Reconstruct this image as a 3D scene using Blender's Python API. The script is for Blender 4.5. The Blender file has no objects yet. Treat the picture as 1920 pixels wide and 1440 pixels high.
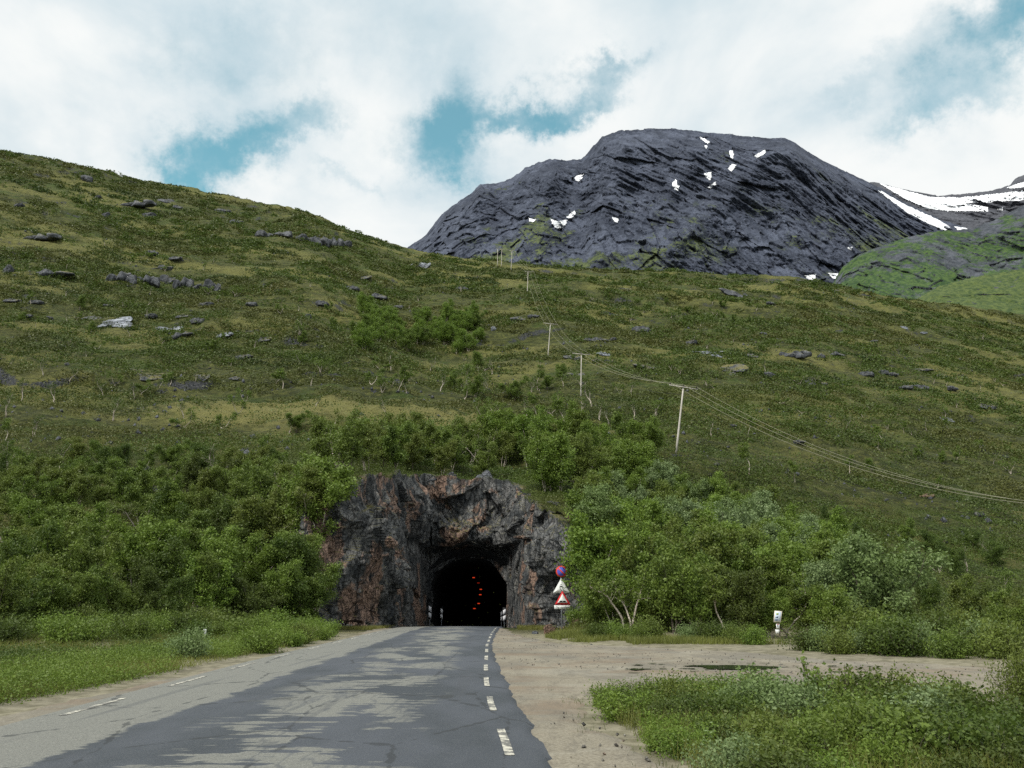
import bpy, math, random
import numpy as np
R = math.radians
SC = bpy.context.scene
COL = SC.collection

# ------------------------------------------------------------------ camera
PITCH = R(16.0); F = 1500.0; CAMH = 1.5
cam_d = bpy.data.cameras.new("camera"); cam = bpy.data.objects.new("camera", cam_d); COL.objects.link(cam)
cam.location = (0, 0, CAMH); cam.rotation_euler = (R(90) + PITCH, 0, 0)
cam_d.sensor_width = 36.0; cam_d.lens = 36.0 * F / 1920.0
cam_d.clip_start = 0.1; cam_d.clip_end = 20000
SC.camera = cam
# ------------------------------------------------------------------ light, exposure
SUN_EL, SUN_AZ = R(50), R(-140)           # azimuth clockwise from +Y
SC.view_settings.view_transform = 'Standard'; SC.view_settings.look = 'None'
SC.view_settings.exposure = 0.0; SC.view_settings.gamma = 1.0; SC.view_settings.use_curve_mapping = False
SC.cycles.max_bounces = 5; SC.cycles.diffuse_bounces = 2; SC.cycles.transmission_bounces = 3
SC.cycles.use_denoising = False; SC.cycles.use_adaptive_sampling = False
sl = bpy.data.lights.new("sun", 'SUN'); sl.energy = 3.0; sl.angle = R(9); sl.color = (1.0, 0.95, 0.86)
so = bpy.data.objects.new("sun", sl); COL.objects.link(so)
from mathutils import Vector
sd = Vector((math.sin(SUN_AZ) * math.cos(SUN_EL), math.cos(SUN_AZ) * math.cos(SUN_EL), math.sin(SUN_EL)))
so.rotation_euler = (-sd).to_track_quat('-Z', 'Y').to_euler()


class NB:
    """small helper round a node tree"""
    def __init__(s, nt): s.nt = nt; s.n = nt.nodes; s.l = nt.links
    def node(s, t, **k):
        o = s.n.new(t)
        for a, b in k.items(): setattr(o, a, b)
        return o
    def put(s, sock, v):
        if isinstance(v, bpy.types.NodeSocket): s.l.new(v, sock)
        elif v is not None: sock.default_value = v
    def m(s, op, a, b=None, c=None, clamp=False):
        o = s.node('ShaderNodeMath', operation=op); o.use_clamp = clamp
        s.put(o.inputs[0], a); s.put(o.inputs[1], b)
        if c is not None: s.put(o.inputs[2], c)
        return o.outputs[0]
    def noise(s, vec, scale, detail=4, rough=.55, dist=0, out=0):
        o = s.node('ShaderNodeTexNoise'); s.put(o.inputs['Vector'], vec)
        o.inputs['Scale'].default_value = scale; o.inputs['Detail'].default_value = detail
        o.inputs['Roughness'].default_value = rough; o.inputs['Distortion'].default_value = dist
        return o.outputs[out]
    def ramp(s, v, a, b):
        o = s.node('ShaderNodeMapRange'); o.interpolation_type = 'SMOOTHSTEP'; s.put(o.inputs[0], v)
        o.inputs[1].default_value = a; o.inputs[2].default_value = b
        return o.outputs[0]
    def mix(s, f, a, b):
        o = s.node('ShaderNodeMix', data_type='RGBA'); s.put(o.inputs[0], f)
        for i, c in ((6, a), (7, b)):
            s.put(o.inputs[i], c if isinstance(c, bpy.types.NodeSocket) else (c[0], c[1], c[2], 1))
        return o.outputs[2]
    def scale(s, vec, x, y, z, rot=(0, 0, 0)):
        o = s.node('ShaderNodeMapping'); s.put(o.inputs[0], vec); o.inputs['Scale'].default_value = (x, y, z)
        o.inputs['Rotation'].default_value = rot
        return o.outputs[0]


# ------------------------------------------------------------------ sky: nishita seen through procedural cloud
SIN, COS = math.sin(PITCH), math.cos(PITCH)
def ray(px, py):
    u = (np.asarray(px, float) - 960) / F; v = (720 - np.asarray(py, float)) / F
    return u, COS - v * SIN, SIN + v * COS
world = bpy.data.worlds.new("World"); SC.world = world; world.use_nodes = True
w = NB(world.node_tree); w.n.clear()
out = w.node('ShaderNodeOutputWorld'); bg = w.node('ShaderNodeBackground'); w.l.new(bg.outputs[0], out.inputs[0])
sky = w.node('ShaderNodeTexSky'); sky.sky_type = 'NISHITA'; sky.sun_disc = False
sky.sun_elevation = SUN_EL; sky.sun_rotation = SUN_AZ; sky.altitude = 100; sky.ozone_density = 1.0
tc = w.node('ShaderNodeTexCoord').outputs['Generated']
sx = w.node('ShaderNodeSeparateXYZ'); w.l.new(tc, sx.inputs[0]); X, Y, Z = sx.outputs
az = w.m('ARCTAN2', X, Y); el = w.m('ARCSINE', Z)
nz1 = w.noise(tc, 5.0, 8, .6); nz2 = w.noise(w.scale(tc, 1, 1, 1.6), 2.6, 6, .55, .3); nz3 = w.noise(tc, 17, 8, .66)
azd = w.m('ADD', az, w.m('MULTIPLY', w.m('SUBTRACT', w.noise(tc, 5.3, 9, .68), .5), .30))
eld = w.m('ADD', el, w.m('MULTIPLY', w.m('SUBTRACT', w.noise(w.scale(tc, 1, 1, 1, (1, 2, 0)), 6.2, 9, .68), .5), .22))
def azel(px, py):
    a, b, c = ray(px, py); return math.atan2(a, b), math.atan2(c, math.hypot(a, b))
holes = [(430, 275, 100, 55, -.5, .62), (400, 335, 45, 32, 0, .6), (560, 225, 110, 36, -.35, .6), (880, 230, 62, 62, .2, .8),
         (845, 305, 110, 42, .2, .68), (1045, 190, 120, 30, -.18, .95), (1140, 122, 90, 20, 0, .42), (1880, 20, 130, 60, -.5, 1.0),
         (1800, 200, 100, 30, .2, .36), (1600, 140, 110, 32, -.2, .32), (740, 60, 280, 70, 0, .3), (430, 60, 150, 70, 0, .36),
         (1700, 120, 150, 70, 0, .12), (650, 345, 70, 16, 0, .35), (-500, 100, 200, 100, 0, .7), (2500, 300, 200, 90, 0, .7)]
tot = None
for (px, py, rx, ry, rot, wt) in holes:
    a0, e0 = azel(px, py); cx, cy = math.cos(rot), math.sin(rot)
    dx = w.m('SUBTRACT', azd, a0); dy = w.m('SUBTRACT', eld, e0)
    p = w.m('ADD', w.m('MULTIPLY', dx, cx * F / rx), w.m('MULTIPLY', dy, -cy * F / rx))
    q = w.m('ADD', w.m('MULTIPLY', dx, cy * F / ry), w.m('MULTIPLY', dy, cx * F / ry))
    d2 = w.m('ADD', w.m('MULTIPLY', p, p), w.m('MULTIPLY', q, q))
    g = w.m('MULTIPLY', w.m('POWER', 2.718, w.m('MULTIPLY', d2, -.75)), wt)
    tot = g if tot is None else w.m('ADD', tot, g)
blue = w.m('ADD', tot, w.m('MULTIPLY', w.m('SUBTRACT', nz1, .5), w.m('ADD', .35, w.m('MULTIPLY', tot, 1.7))))
blue = w.m('ADD', blue, w.m('MULTIPLY', w.m('SUBTRACT', nz3, .5), w.m('ADD', .12, w.m('MULTIPLY', tot, .9))))
blue = w.m('MULTIPLY', w.ramp(blue, .08, 1.12), .84)
grey = w.ramp(w.m('ADD', nz2, w.m('MULTIPLY', tot, .18)), .42, .68)
cloud = w.mix(grey, (.95, .97, .96), (.62, .74, .80))
skyc = w.node('ShaderNodeMix', data_type='RGBA', blend_type='MULTIPLY'); skyc.inputs[0].default_value = 1
w.l.new(sky.outputs[0], skyc.inputs[6]); skyc.inputs[7].default_value = (.10, .225, .17, 1)
w.l.new(w.mix(blue, cloud, skyc.outputs[2]), bg.inputs[0]); bg.inputs[1].default_value = 1.0

# ------------------------------------------------------------------ noise in numpy
def _h(ix, iy, iz, seed):
    n = (ix.astype(np.int64) * 374761393 + iy.astype(np.int64) * 668265263 + iz.astype(np.int64) * 2147483647 + seed * 974634777)
    n = (n ^ (n >> 13)) * 1274126177 & 0xffffffff
    n = (n ^ (n >> 16)) * 2246822519 & 0xffffffff
    return ((n ^ (n >> 15)) & 0xffffff) / float(0xffffff)
def vn(x, y, z=None, seed=0):
    z = np.zeros_like(x) if z is None else z
    ix, iy, iz = np.floor(x), np.floor(y), np.floor(z); fx, fy, fz = x - ix, y - iy, z - iz
    fx, fy, fz = [f * f * f * (f * (f * 6 - 15) + 10) for f in (fx, fy, fz)]
    r = 0
    flat = not np.any(z)
    for k in ((0,) if flat else (0, 1)):
        wz = 1.0 if flat else (fz if k else 1 - fz)
        a = _h(ix, iy, iz + k, seed) * (1 - fx) + _h(ix + 1, iy, iz + k, seed) * fx
        b = _h(ix, iy + 1, iz + k, seed) * (1 - fx) + _h(ix + 1, iy + 1, iz + k, seed) * fx
        r = r + wz * (a * (1 - fy) + b * fy)
    return r * 2 - 1
def fbm(x, y, z=None, o=4, seed=0, g=.5, ridged=False):
    r = 0; a = 1; s = 0
    for i in range(o):
        k = 2.03 ** i
        v = vn(x * k + 17.3 * i, y * k - 9.1 * i, None if z is None else z * k + 5.7 * i, seed + i)
        if ridged: v = 1 - 2 * np.abs(v)
        r = r + a * v; s += a; a *= g
    return r / s
def cells(P, scale, seed, tilt=.6):
    """faceted block noise: every cell is a tilted plane"""
    Q = P * np.asarray(scale); base = np.floor(Q); best = np.full(len(Q), 1e9); val = np.zeros(len(Q))
    for i in (-1, 0, 1):
        for j in (-1, 0, 1):
            for k in (-1, 0, 1):
                c = base + (i, j, k)
                h = [_h(c[:, 0], c[:, 1], c[:, 2], seed + t) for t in range(6)]
                s = c + np.stack(h[:3], 1); d = Q - s; dd = (d ** 2).sum(1)
                v = (h[3] * 2 - 1) + tilt * ((h[4] * 2 - 1) * d[:, 0] + (h[5] * 2 - 1) * d[:, 2] + (h[3] - h[4]) * d[:, 1]) * 2
                mk = dd < best; best[mk] = dd[mk]; val[mk] = v[mk]
    return val

# ------------------------------------------------------------------ mesh helpers
def mesh(name, V, Fc, mat=None, parent=None, smooth=False, top=True):
    """V (n,3); Fc (m,3) or (m,4) array or list of arrays; one object"""
    V = np.asarray(V, np.float32)
    lst = Fc if isinstance(Fc, list) else [Fc]
    lst = [np.asarray(f, np.int32) for f in lst if len(f)]
    me = bpy.data.meshes.new(name)
    me.vertices.add(len(V)); me.vertices.foreach_set('co', V.ravel())
    tl = sum(f.size for f in lst); me.loops.add(tl)
    me.loops.foreach_set('vertex_index', np.concatenate([f.ravel() for f in lst]))
    ln = np.concatenate([np.full(len(f), f.shape[1], np.int32) for f in lst])
    me.polygons.add(len(ln))
    me.polygons.foreach_set('loop_start', np.concatenate([[0], np.cumsum(ln)[:-1]]).astype(np.int32))
    if smooth: me.polygons.foreach_set('use_smooth', np.ones(len(ln), bool))
    for m_ in (mat if isinstance(mat, (list, tuple)) else [mat]):
        if m_: me.materials.append(m_)
    me.update(calc_edges=True)
    ob = bpy.data.objects.new(name, me); COL.objects.link(ob)
    if parent: ob.parent = parent
    return ob
def tag(o, label, cat, group=None, kind=None):
    if label: o['label'] = label
    if cat: o['category'] = cat
    if group: o['group'] = group
    if kind: o['kind'] = kind
    return o
def empty(name, loc=(0, 0, 0), rz=0, s=1):
    o = bpy.data.objects.new(name, None); COL.objects.link(o); o.location = loc; o.rotation_euler = (0, 0, rz)
    o.empty_display_size = .1; o.scale = (s, s, s)
    return o
class MB:
    """collects shapes into one mesh"""
    def __init__(s): s.v = []; s.f3 = []; s.f4 = []; s.n = 0; s.poly = []
    def add(s, V, F3=(), F4=()):
        V = np.asarray(V, float); s.v.append(V)
        if len(F3): s.f3.append(np.asarray(F3) + s.n)
        if len(F4): s.f4.append(np.asarray(F4) + s.n)
        s.n += len(V); return s
    def box(s, c, d, rz=0, rx=0):
        k = np.array([(x, y, z) for z in (-.5, .5) for y in (-.5, .5) for x in (-.5, .5)]) * d
        if rx: k = np.stack([k[:, 0], k[:, 1] * math.cos(rx) - k[:, 2] * math.sin(rx), k[:, 1] * math.sin(rx) + k[:, 2] * math.cos(rx)], 1)
        if rz: k = np.stack([k[:, 0] * math.cos(rz) - k[:, 1] * math.sin(rz), k[:, 0] * math.sin(rz) + k[:, 1] * math.cos(rz), k[:, 2]], 1)
        return s.add(k + c, F4=[(0, 2, 3, 1), (4, 5, 7, 6), (0, 1, 5, 4), (2, 6, 7, 3), (0, 4, 6, 2), (1, 3, 7, 5)])
    def tube(s, P, rad, n=6, cap=True):
        P = np.asarray(P, float); rad = np.broadcast_to(np.asarray(rad, float), (len(P),))
        T = np.gradient(P, axis=0); T /= np.linalg.norm(T, axis=1)[:, None] + 1e-9
        ref = np.array([0, 0, 1.]) if abs(T[:, 2]).mean() < .8 else np.array([1., 0, 0])
        A = np.cross(T, ref); A /= np.linalg.norm(A, axis=1)[:, None] + 1e-9; B = np.cross(T, A)
        th = np.linspace(0, 2 * np.pi, n, endpoint=False)
        V = (P[:, None] + rad[:, None, None] * (np.cos(th)[None, :, None] * A[:, None] + np.sin(th)[None, :, None] * B[:, None])).reshape(-1, 3)
        i = np.arange(len(P) - 1)[:, None] * n; j = np.arange(n)[None]; k = (j + 1) % n
        f = np.stack([i + j, i + k, i + n + k, i + n + j], -1).reshape(-1, 4)
        m_ = len(V); V = np.vstack([V, P[:1], P[-1:]]); f3 = []
        if cap:
            for q in range(n): f3 += [(m_, (q + 1) % n, q), (m_ + 1, m_ - n + q, m_ - n + (q + 1) % n)]
        return s.add(V, f3, f)
    def prism(s, pts, y0, y1):
        """polygon in x,z (convex or fan-able from its centroid) extruded along y"""
        p = np.asarray(pts, float); n = len(p); c = p.mean(0)
        V = [(a, y0, b) for a, b in p] + [(a, y1, b) for a, b in p] + [(c[0], y0, c[1]), (c[0], y1, c[1])]
        f3 = []; f4 = []
        for i in range(n):
            j = (i + 1) % n; f3 += [(2 * n, i, j), (2 * n + 1, n + j, n + i)]; f4.append((i, n + i, n + j, j))
        return s.add(V, f3, f4)
    def build(s, name, mat=None, parent=None, smooth=False):
        f = []
        if s.f3: f.append(np.vstack(s.f3))
        if s.f4: f.append(np.vstack(s.f4))
        return mesh(name, np.vstack(s.v), f, mat, parent, smooth)

# ------------------------------------------------------------------ materials
def mat(name):
    m_ = bpy.data.materials.new(name); m_.use_nodes = True; b = NB(m_.node_tree); b.n.clear()
    o = b.node('ShaderNodeOutputMaterial'); p = b.node('ShaderNodeBsdfPrincipled'); b.l.new(p.outputs[0], o.inputs[0])
    b.out = o; b.p = p; b.tc = b.node('ShaderNodeTexCoord').outputs['Object']
    b.geo = b.node('ShaderNodeNewGeometry'); p.inputs['Roughness'].default_value = .85
    p.inputs['Specular IOR Level'].default_value = .25
    return m_, b
def bump(b, h, dist, strength=1.0):
    o = b.node('ShaderNodeBump'); b.put(o.inputs['Height'], h); o.inputs['Distance'].default_value = dist
    o.inputs['Strength'].default_value = strength; b.l.new(o.outputs[0], b.p.inputs['Normal'])
def plain(name, col, rough=.6, metal=0, emit=0, var=.15):
    m_, b = mat(name)
    n = b.noise(b.tc, 9, 5)
    c = b.mix(b.ramp(n, .3, .7), [x * (1 - var) for x in col], [min(1, x * (1 + var)) for x in col])
    b.l.new(c, b.p.inputs['Base Color']); b.p.inputs['Roughness'].default_value = rough; b.p.inputs['Metallic'].default_value = metal
    if emit:
        b.p.inputs['Emission Color'].default_value = (*col, 1); b.p.inputs['Emission Strength'].default_value = emit
    return m_
def leafmat(name, c1, c2, c3, trans=.3, clump=1.2):
    """leaves: each leaf has its own tint, clumps of tint through the crown and from plant to plant"""
    m_, b = mat(name)
    r = b.geo.outputs['Random Per Island']; oi = b.node('ShaderNodeObjectInfo').outputs['Random']
    n = b.ramp(b.noise(b.tc, clump, 2), .35, .65)
    c = b.mix(b.m('ADD', b.m('MULTIPLY', r, .55), b.m('MULTIPLY', n, .45)), c1, c2)
    if clump < .2:                      # masses have no plant-to-plant tint: broad drifts of tint instead
        oi = b.ramp(b.noise(b.scale(b.tc, .5, 1, 1), .022, 4, .6), .38, .62)
    c = b.mix(b.m('MULTIPLY', oi, .8 if clump < .2 else .65), c, c3)
    b.l.new(c, b.p.inputs['Base Color']); b.p.inputs['Roughness'].default_value = .5; b.p.inputs['Specular IOR Level'].default_value = .35
    t = b.node('ShaderNodeBsdfTranslucent'); b.l.new(c, t.inputs[0])
    x = b.node('ShaderNodeMixShader'); x.inputs[0].default_value = trans
    b.l.new(b.p.outputs[0], x.inputs[1]); b.l.new(t.outputs[0], x.inputs[2]); b.l.new(x.outputs[0], b.out.inputs[0])
    return m_
M = {}
M['birch_leaf'] = leafmat('birch_leaves', (.055, .098, .016), (.20, .29, .048), (.15, .17, .036))
M['lush_leaf'] = leafmat('lush_leaves', (.075, .14, .020), (.23, .34, .05), (.15, .21, .035))
M['willow_leaf'] = leafmat('grey_willow_leaves', (.11, .165, .06), (.30, .39, .18), (.17, .25, .07))
M['dark_leaf'] = leafmat('dark_leaves', (.038, .075, .012), (.12, .18, .028), (.09, .11, .024))
M['heath_leaf'] = leafmat('heath_leaves', (.026, .052, .009), (.10, .145, .024), (.125, .128, .034), .2, .05)
M['grass'] = leafmat('grass_blades', (.07, .11, .018), (.24, .29, .055), (.20, .18, .055), .3, .3)
M['under'] = leafmat('undergrowth_leaves', (.042, .075, .014), (.14, .205, .035), (.11, .12, .03), .3, .15)
def bark(name, c1, c2):
    m_, b = mat(name)
    n = b.noise(b.scale(b.tc, 1, 1, 3), 7, 4)
    b.l.new(b.mix(b.ramp(n, .42, .62), c1, c2), b.p.inputs['Base Color'])
    return m_
M['birch_bark'] = bark('birch_bark', (.60, .54, .46), (.22, .18, .14))
M['dark_bark'] = bark('grey_bark', (.15, .13, .10), (.06, .05, .04))

# hillside ground
m_, b = mat('heath_ground'); M['ground'] = m_
pos = b.tc
n1 = b.noise(b.scale(pos, .7, 1, 1), .11, 5, .6); n2 = b.noise(b.scale(pos, .6, 1, 1), .55, 6, .62); n3 = b.noise(pos, 2.6, 5, .65); n4 = b.noise(b.scale(pos, .5, 1, 1), .035, 3, .5)
c = b.mix(b.ramp(n2, .40, .60), (.046, .060, .014), (.13, .145, .036))
n5 = b.noise(b.scale(pos, .5, 1, 1), 1.5, 6, .7)
c = b.mix(b.m('MULTIPLY', b.ramp(n3, .38, .66), .5), c, (.078, .086, .020))
c = b.mix(b.m('MULTIPLY', b.ramp(n5, .47, .60), .6), c, (.030, .036, .014))
c = b.mix(b.m('MULTIPLY', b.ramp(n5, .44, .36), .45), c, (.23, .205, .075))
c = b.mix(b.m('MULTIPLY', b.ramp(n1, .5, .68), .7), c, (.060, .105, .016))
c = b.mix(b.m('MULTIPLY', b.ramp(n4, .48, .60), .62), c, (.22, .215, .065))
n7 = b.noise(b.scale(pos, .45, 1, 1), .9, 8, .78)
c = b.mix(b.m('MULTIPLY', b.ramp(n7, .50, .56), .55), c, (.026, .034, .010))
pm = b.node('ShaderNodeSeparateXYZ'); b.l.new(pos, pm.inputs[0])
my = b.m('DIVIDE', b.m('SUBTRACT', pm.outputs[1], 143), 17); mx = b.m('DIVIDE', b.m('ADD', pm.outputs[0], 28), 48)
mead = b.m('POWER', 2.718, b.m('MULTIPLY', -1.0, b.m('ADD', b.m('MULTIPLY', my, my), b.m('MULTIPLY', mx, mx))))      # pale grass meadow above the tunnel
c = b.mix(b.m('MULTIPLY', b.ramp(b.m('ADD', mead, b.m('MULTIPLY', b.m('SUBTRACT', n2, .5), 1.2)), .35, .75), .75), c, (.26, .245, .085))
sep = b.node('ShaderNodeSeparateXYZ'); b.l.new(b.geo.outputs['Normal'], sep.inputs[0])
st = b.ramp(b.m('ADD', sep.outputs[2], b.m('MULTIPLY', b.m('SUBTRACT', n3, .5), .6)), .58, .50)
c = b.mix(st, c, b.mix(b.ramp(n3, .35, .65), (.03, .034, .04), (.12, .125, .135)))
ps = b.node('ShaderNodeSeparateXYZ'); b.l.new(pos, ps.inputs[0])
near = b.ramp(ps.outputs[1], 60, 42)
soil = b.mix(b.ramp(n3, .40, .62), (.17, .152, .11), (.31, .28, .21))
c = b.mix(b.m('MULTIPLY', near, .8), c, soil)
b.l.new(c, b.p.inputs['Base Color'])
bump(b, b.m('MULTIPLY', b.m('ADD', b.m('ADD', n2, b.m('MULTIPLY', n3, .5)), b.m('MULTIPLY', n7, 1.2)), b.m('SUBTRACT', 1.0, b.m('MULTIPLY', near, .96))), 1.0, 1.0)

# gravel
m_, b = mat('gravel'); M['gravel'] = m_
n1 = b.noise(b.scale(b.tc, 1, .35, 1), .6, 5, .6); n2 = b.noise(b.tc, 26, 4, .7); n3 = b.noise(b.scale(b.tc, .3, .8, 1), .7, 4, .6, .5)
vor = b.node('ShaderNodeTexVoronoi'); b.l.new(b.tc, vor.inputs['Vector']); vor.inputs['Scale'].default_value = 22
c = b.mix(b.ramp(n2, .3, .7), (.18, .16, .118), (.33, .30, .235))
c = b.mix(b.m('MULTIPLY', b.ramp(n1, .44, .62), .65), c, (.17, .16, .135))
c = b.mix(b.m('MULTIPLY', b.ramp(n3, .50, .64), .6), c, (.22, .165, .115))
tk = b.noise(b.scale(b.tc, .35, .45, 1, (0, 0, R(-9))), .8, 6, .68, 1.2)
c = b.mix(b.m('MULTIPLY', b.ramp(tk, .52, .62), .40), c, (.15, .13, .10))
c = b.mix(b.m('MULTIPLY', b.ramp(tk, .46, .36), .30), c, (.36, .34, .28))
n6 = b.noise(b.scale(b.tc, 1, .35, 1), 3.2, 7, .78)
c = b.mix(b.m('MULTIPLY', b.ramp(n6, .50, .60), .5), c, (.14, .125, .10))
stone = b.ramp(vor.outputs['Distance'], .22, .12); sv = b.node('ShaderNodeSeparateColor'); b.l.new(vor.outputs['Color'], sv.inputs[0])
c = b.mix(b.m('MULTIPLY', stone, b.m('MULTIPLY', sv.outputs[0], .8)), c, b.mix(sv.outputs[1], (.12, .11, .10), (.55, .52, .47)))
b.l.new(c, b.p.inputs['Base Color']); bump(b, b.m('ADD', n2, b.m('MULTIPLY', stone, .6)), .012, .7)

# asphalt: old pale surface, darker bluish resurfacing with ragged edges, wheel-worn patches
m_, b = mat('asphalt'); M['asphalt'] = m_
s = b.node('ShaderNodeSeparateXYZ'); b.l.new(b.tc, s.inputs[0]); x_, y_, z_ = s.outputs
xr = b.m('ADD', b.m('ADD', x_, 4.55), b.m('MULTIPLY', y_, .028))
rag = b.m('ADD', b.m('MULTIPLY', b.m('SUBTRACT', b.noise(b.scale(b.tc, .8, .8, 1), .7, 4, .6), .5), 1.1), b.m('MULTIPLY', b.m('SUBTRACT', b.noise(b.scale(b.tc, 3, 9, 1), .6, 4, .7), .5), .5))
leftpale = b.ramp(b.m('ADD', xr, rag), .06, -.06)
pn = b.m('ADD', b.m('MULTIPLY', b.noise(b.scale(b.tc, .75, .45, 1), 1.0, 3, .5), .62), b.m('MULTIPLY', b.noise(b.scale(b.tc, .7, 3.4, 1), 1.3, 5, .65), .38))
xc = b.m('SUBTRACT', b.m('ADD', x_, 2.3), b.m('MULTIPLY', y_, -.03))
mid = b.m('SUBTRACT', 1.0, b.m('MINIMUM', 1.0, b.m('POWER', b.m('ABSOLUTE', b.m('DIVIDE', xc, 1.75)), 3)))
crk = b.ramp(b.m('ABSOLUTE', b.m('SUBTRACT', b.noise(b.scale(b.tc, 1.7, .28, 1), 1, 3, .5), .5)), .0, .022)
wt = b.ramp(b.m('ADD', pn, b.m('MULTIPLY', mid, .10)), .588, .602)
patch = b.m('MULTIPLY', b.m('MULTIPLY', wt, b.m('MINIMUM', mid, 1)), b.m('ADD', b.m('MULTIPLY', crk, .5), .5))
pale = b.m('MAXIMUM', leftpale, patch)
g1 = b.noise(b.tc, 38, 4, .75); g2 = b.noise(b.scale(b.tc, .5, .22, 1), 1.3, 3)
gr = b.noise(b.tc, 70, 3, .9)
dark = b.mix(b.ramp(g2, .35, .65), (.040, .049, .060), (.078, .088, .108))
dark = b.mix(b.m('MULTIPLY', b.ramp(gr, .52, .66), .6), dark, (.22, .225, .22))
light = b.mix(b.ramp(g1, .3, .7), (.17, .172, .152), (.33, .33, .29))
light = b.mix(b.m('MULTIPLY', b.ramp(gr, .50, .40), .55), light, (.09, .09, .085))
c = b.mix(pale, dark, light)
rid = b.node('ShaderNodeTexWave'); rid.bands_direction = 'Y'; b.l.new(b.tc, rid.inputs['Vector']); rid.inputs['Scale'].default_value = 4.5; rid.inputs['Distortion'].default_value = 2.2; rid.inputs['Detail'].default_value = 3; rid.inputs['Detail Scale'].default_value = 3
c = b.mix(b.m('MULTIPLY', b.ramp(rid.outputs[1], .35, .8), .34), c, (.06, .066, .075))
vk = b.node('ShaderNodeTexVoronoi', feature='DISTANCE_TO_EDGE'); b.l.new(b.scale(b.tc, 1, .45, 1), vk.inputs['Vector']); vk.inputs['Scale'].default_value = .55
ckk = b.ramp(b.m('ADD', vk.outputs[0], b.m('MULTIPLY', b.m('SUBTRACT', b.noise(b.tc, 3, 4), .5), .12)), .012, .0)
c = b.mix(b.m('MULTIPLY', ckk, .65), c, (.03, .033, .036))
trk = b.noise(b.scale(b.tc, 2.4, .1, 1), 1, 4, .6)
c = b.mix(b.m('MULTIPLY', b.ramp(trk, .58, .66), .35), c, (.07, .075, .085))
b.l.new(c, b.p.inputs['Base Color']); b.p.inputs['Roughness'].default_value = .62; b.p.inputs['Specular IOR Level'].default_value = .45
bump(b, b.m('ADD', g1, b.m('MULTIPLY', gr, .6)), .012, .7)
m_, b = mat('worn_paint'); M['paint'] = m_
n = b.noise(b.tc, 7, 5, .7)
b.l.new(b.mix(b.ramp(n, .42, .56), (.60, .58, .49), (.16, .16, .15)), b.p.inputs['Base Color'])

# rock face: blue-black and pinkish brown blasted rock, dark seep streaks, moss on ledges
def rockmat(name, pinkth, a=(.030, .037, .046), bb=(.105, .115, .125), pink=(.25, .145, .105), moss=True, sc=1.0):
    m_, b = mat(name)
    vs = b.scale(b.tc, 1, 1, .32); n1 = b.noise(vs, .22 * sc, 4, .6); n2 = b.noise(b.scale(b.tc, 1, 1, .6), 1.3 * sc, 6, .65); n3 = b.noise(b.tc, 6 * sc, 5, .7)
    st = b.noise(b.scale(b.tc, 1.4, 1.4, .12), .8 * sc, 5, .6)
    c = b.mix(b.ramp(n2, .36, .64), a, bb)
    c = b.mix(b.m('MULTIPLY', b.ramp(b.m('ADD', b.noise(b.scale(b.tc, 1, 1, .7, (0, .5, 0)), .27 * sc, 4, .6), b.m('MULTIPLY', n2, .3)), pinkth, pinkth + .05), .9), c, b.mix(b.ramp(n3, .35, .65), [k * .45 for k in pink], pink))
    c = b.mix(b.m('MULTIPLY', b.ramp(st, .52, .62), .75), c, (.014, .019, .024))
    c = b.mix(b.m('MULTIPLY', b.ramp(n3, .62, .72), .35), c, (.30, .29, .27))
    v2 = b.node('ShaderNodeTexVoronoi', feature='DISTANCE_TO_EDGE'); b.l.new(b.scale(b.tc, 1, 1, .45, (.15, .25, 0)), v2.inputs['Vector']); v2.inputs['Scale'].default_value = .95 * sc
    v3 = b.node('ShaderNodeTexVoronoi', feature='DISTANCE_TO_EDGE'); b.l.new(b.scale(b.tc, 1, 1, .5, (.3, -.2, 0)), v3.inputs['Vector']); v3.inputs['Scale'].default_value = 2.6 * sc
    ck = b.m('MINIMUM', b.ramp(b.m('ADD', v2.outputs[0], b.m('MULTIPLY', n3, .05)), .02, .075), b.ramp(b.m('ADD', v3.outputs[0], b.m('MULTIPLY', n3, .04)), .0, .07))
    c = b.mix(b.m('MULTIPLY', b.m('SUBTRACT', 1, ck), .7), c, (.014, .016, .018))
    if moss:
        sep = b.node('ShaderNodeSeparateXYZ'); b.l.new(b.geo.outputs['True Normal'], sep.inputs[0])
        mo = b.m('MULTIPLY', b.ramp(sep.outputs[2], .62, .85), b.ramp(n2, .42, .58))
        c = b.mix(mo, c, b.mix(n3, (.07, .085, .02), (.22, .18, .06)))
    b.l.new(c, b.p.inputs['Base Color']); b.p.inputs['Roughness'].default_value = .7; b.p.inputs['Specular IOR Level'].default_value = .35
    bump(b, b.m('ADD', b.m('ADD', b.m('MULTIPLY', n2, 1), b.m('MULTIPLY', n3, .35)), b.m('MULTIPLY', ck, .35)), .4 / sc, .95)
    return m_
M['cliff'] = rockmat('cliff_rock', .675, (.046, .052, .056), (.20, .20, .195), (.42, .275, .205))
M['boulder'] = rockmat('boulder_rock', .86, (.05, .056, .066), (.15, .16, .18), (.26, .2, .14), True, 1.0)
M['bore'] = rockmat('tunnel_rock', .95, (.02, .022, .024), (.05, .052, .055), moss=False)
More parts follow.
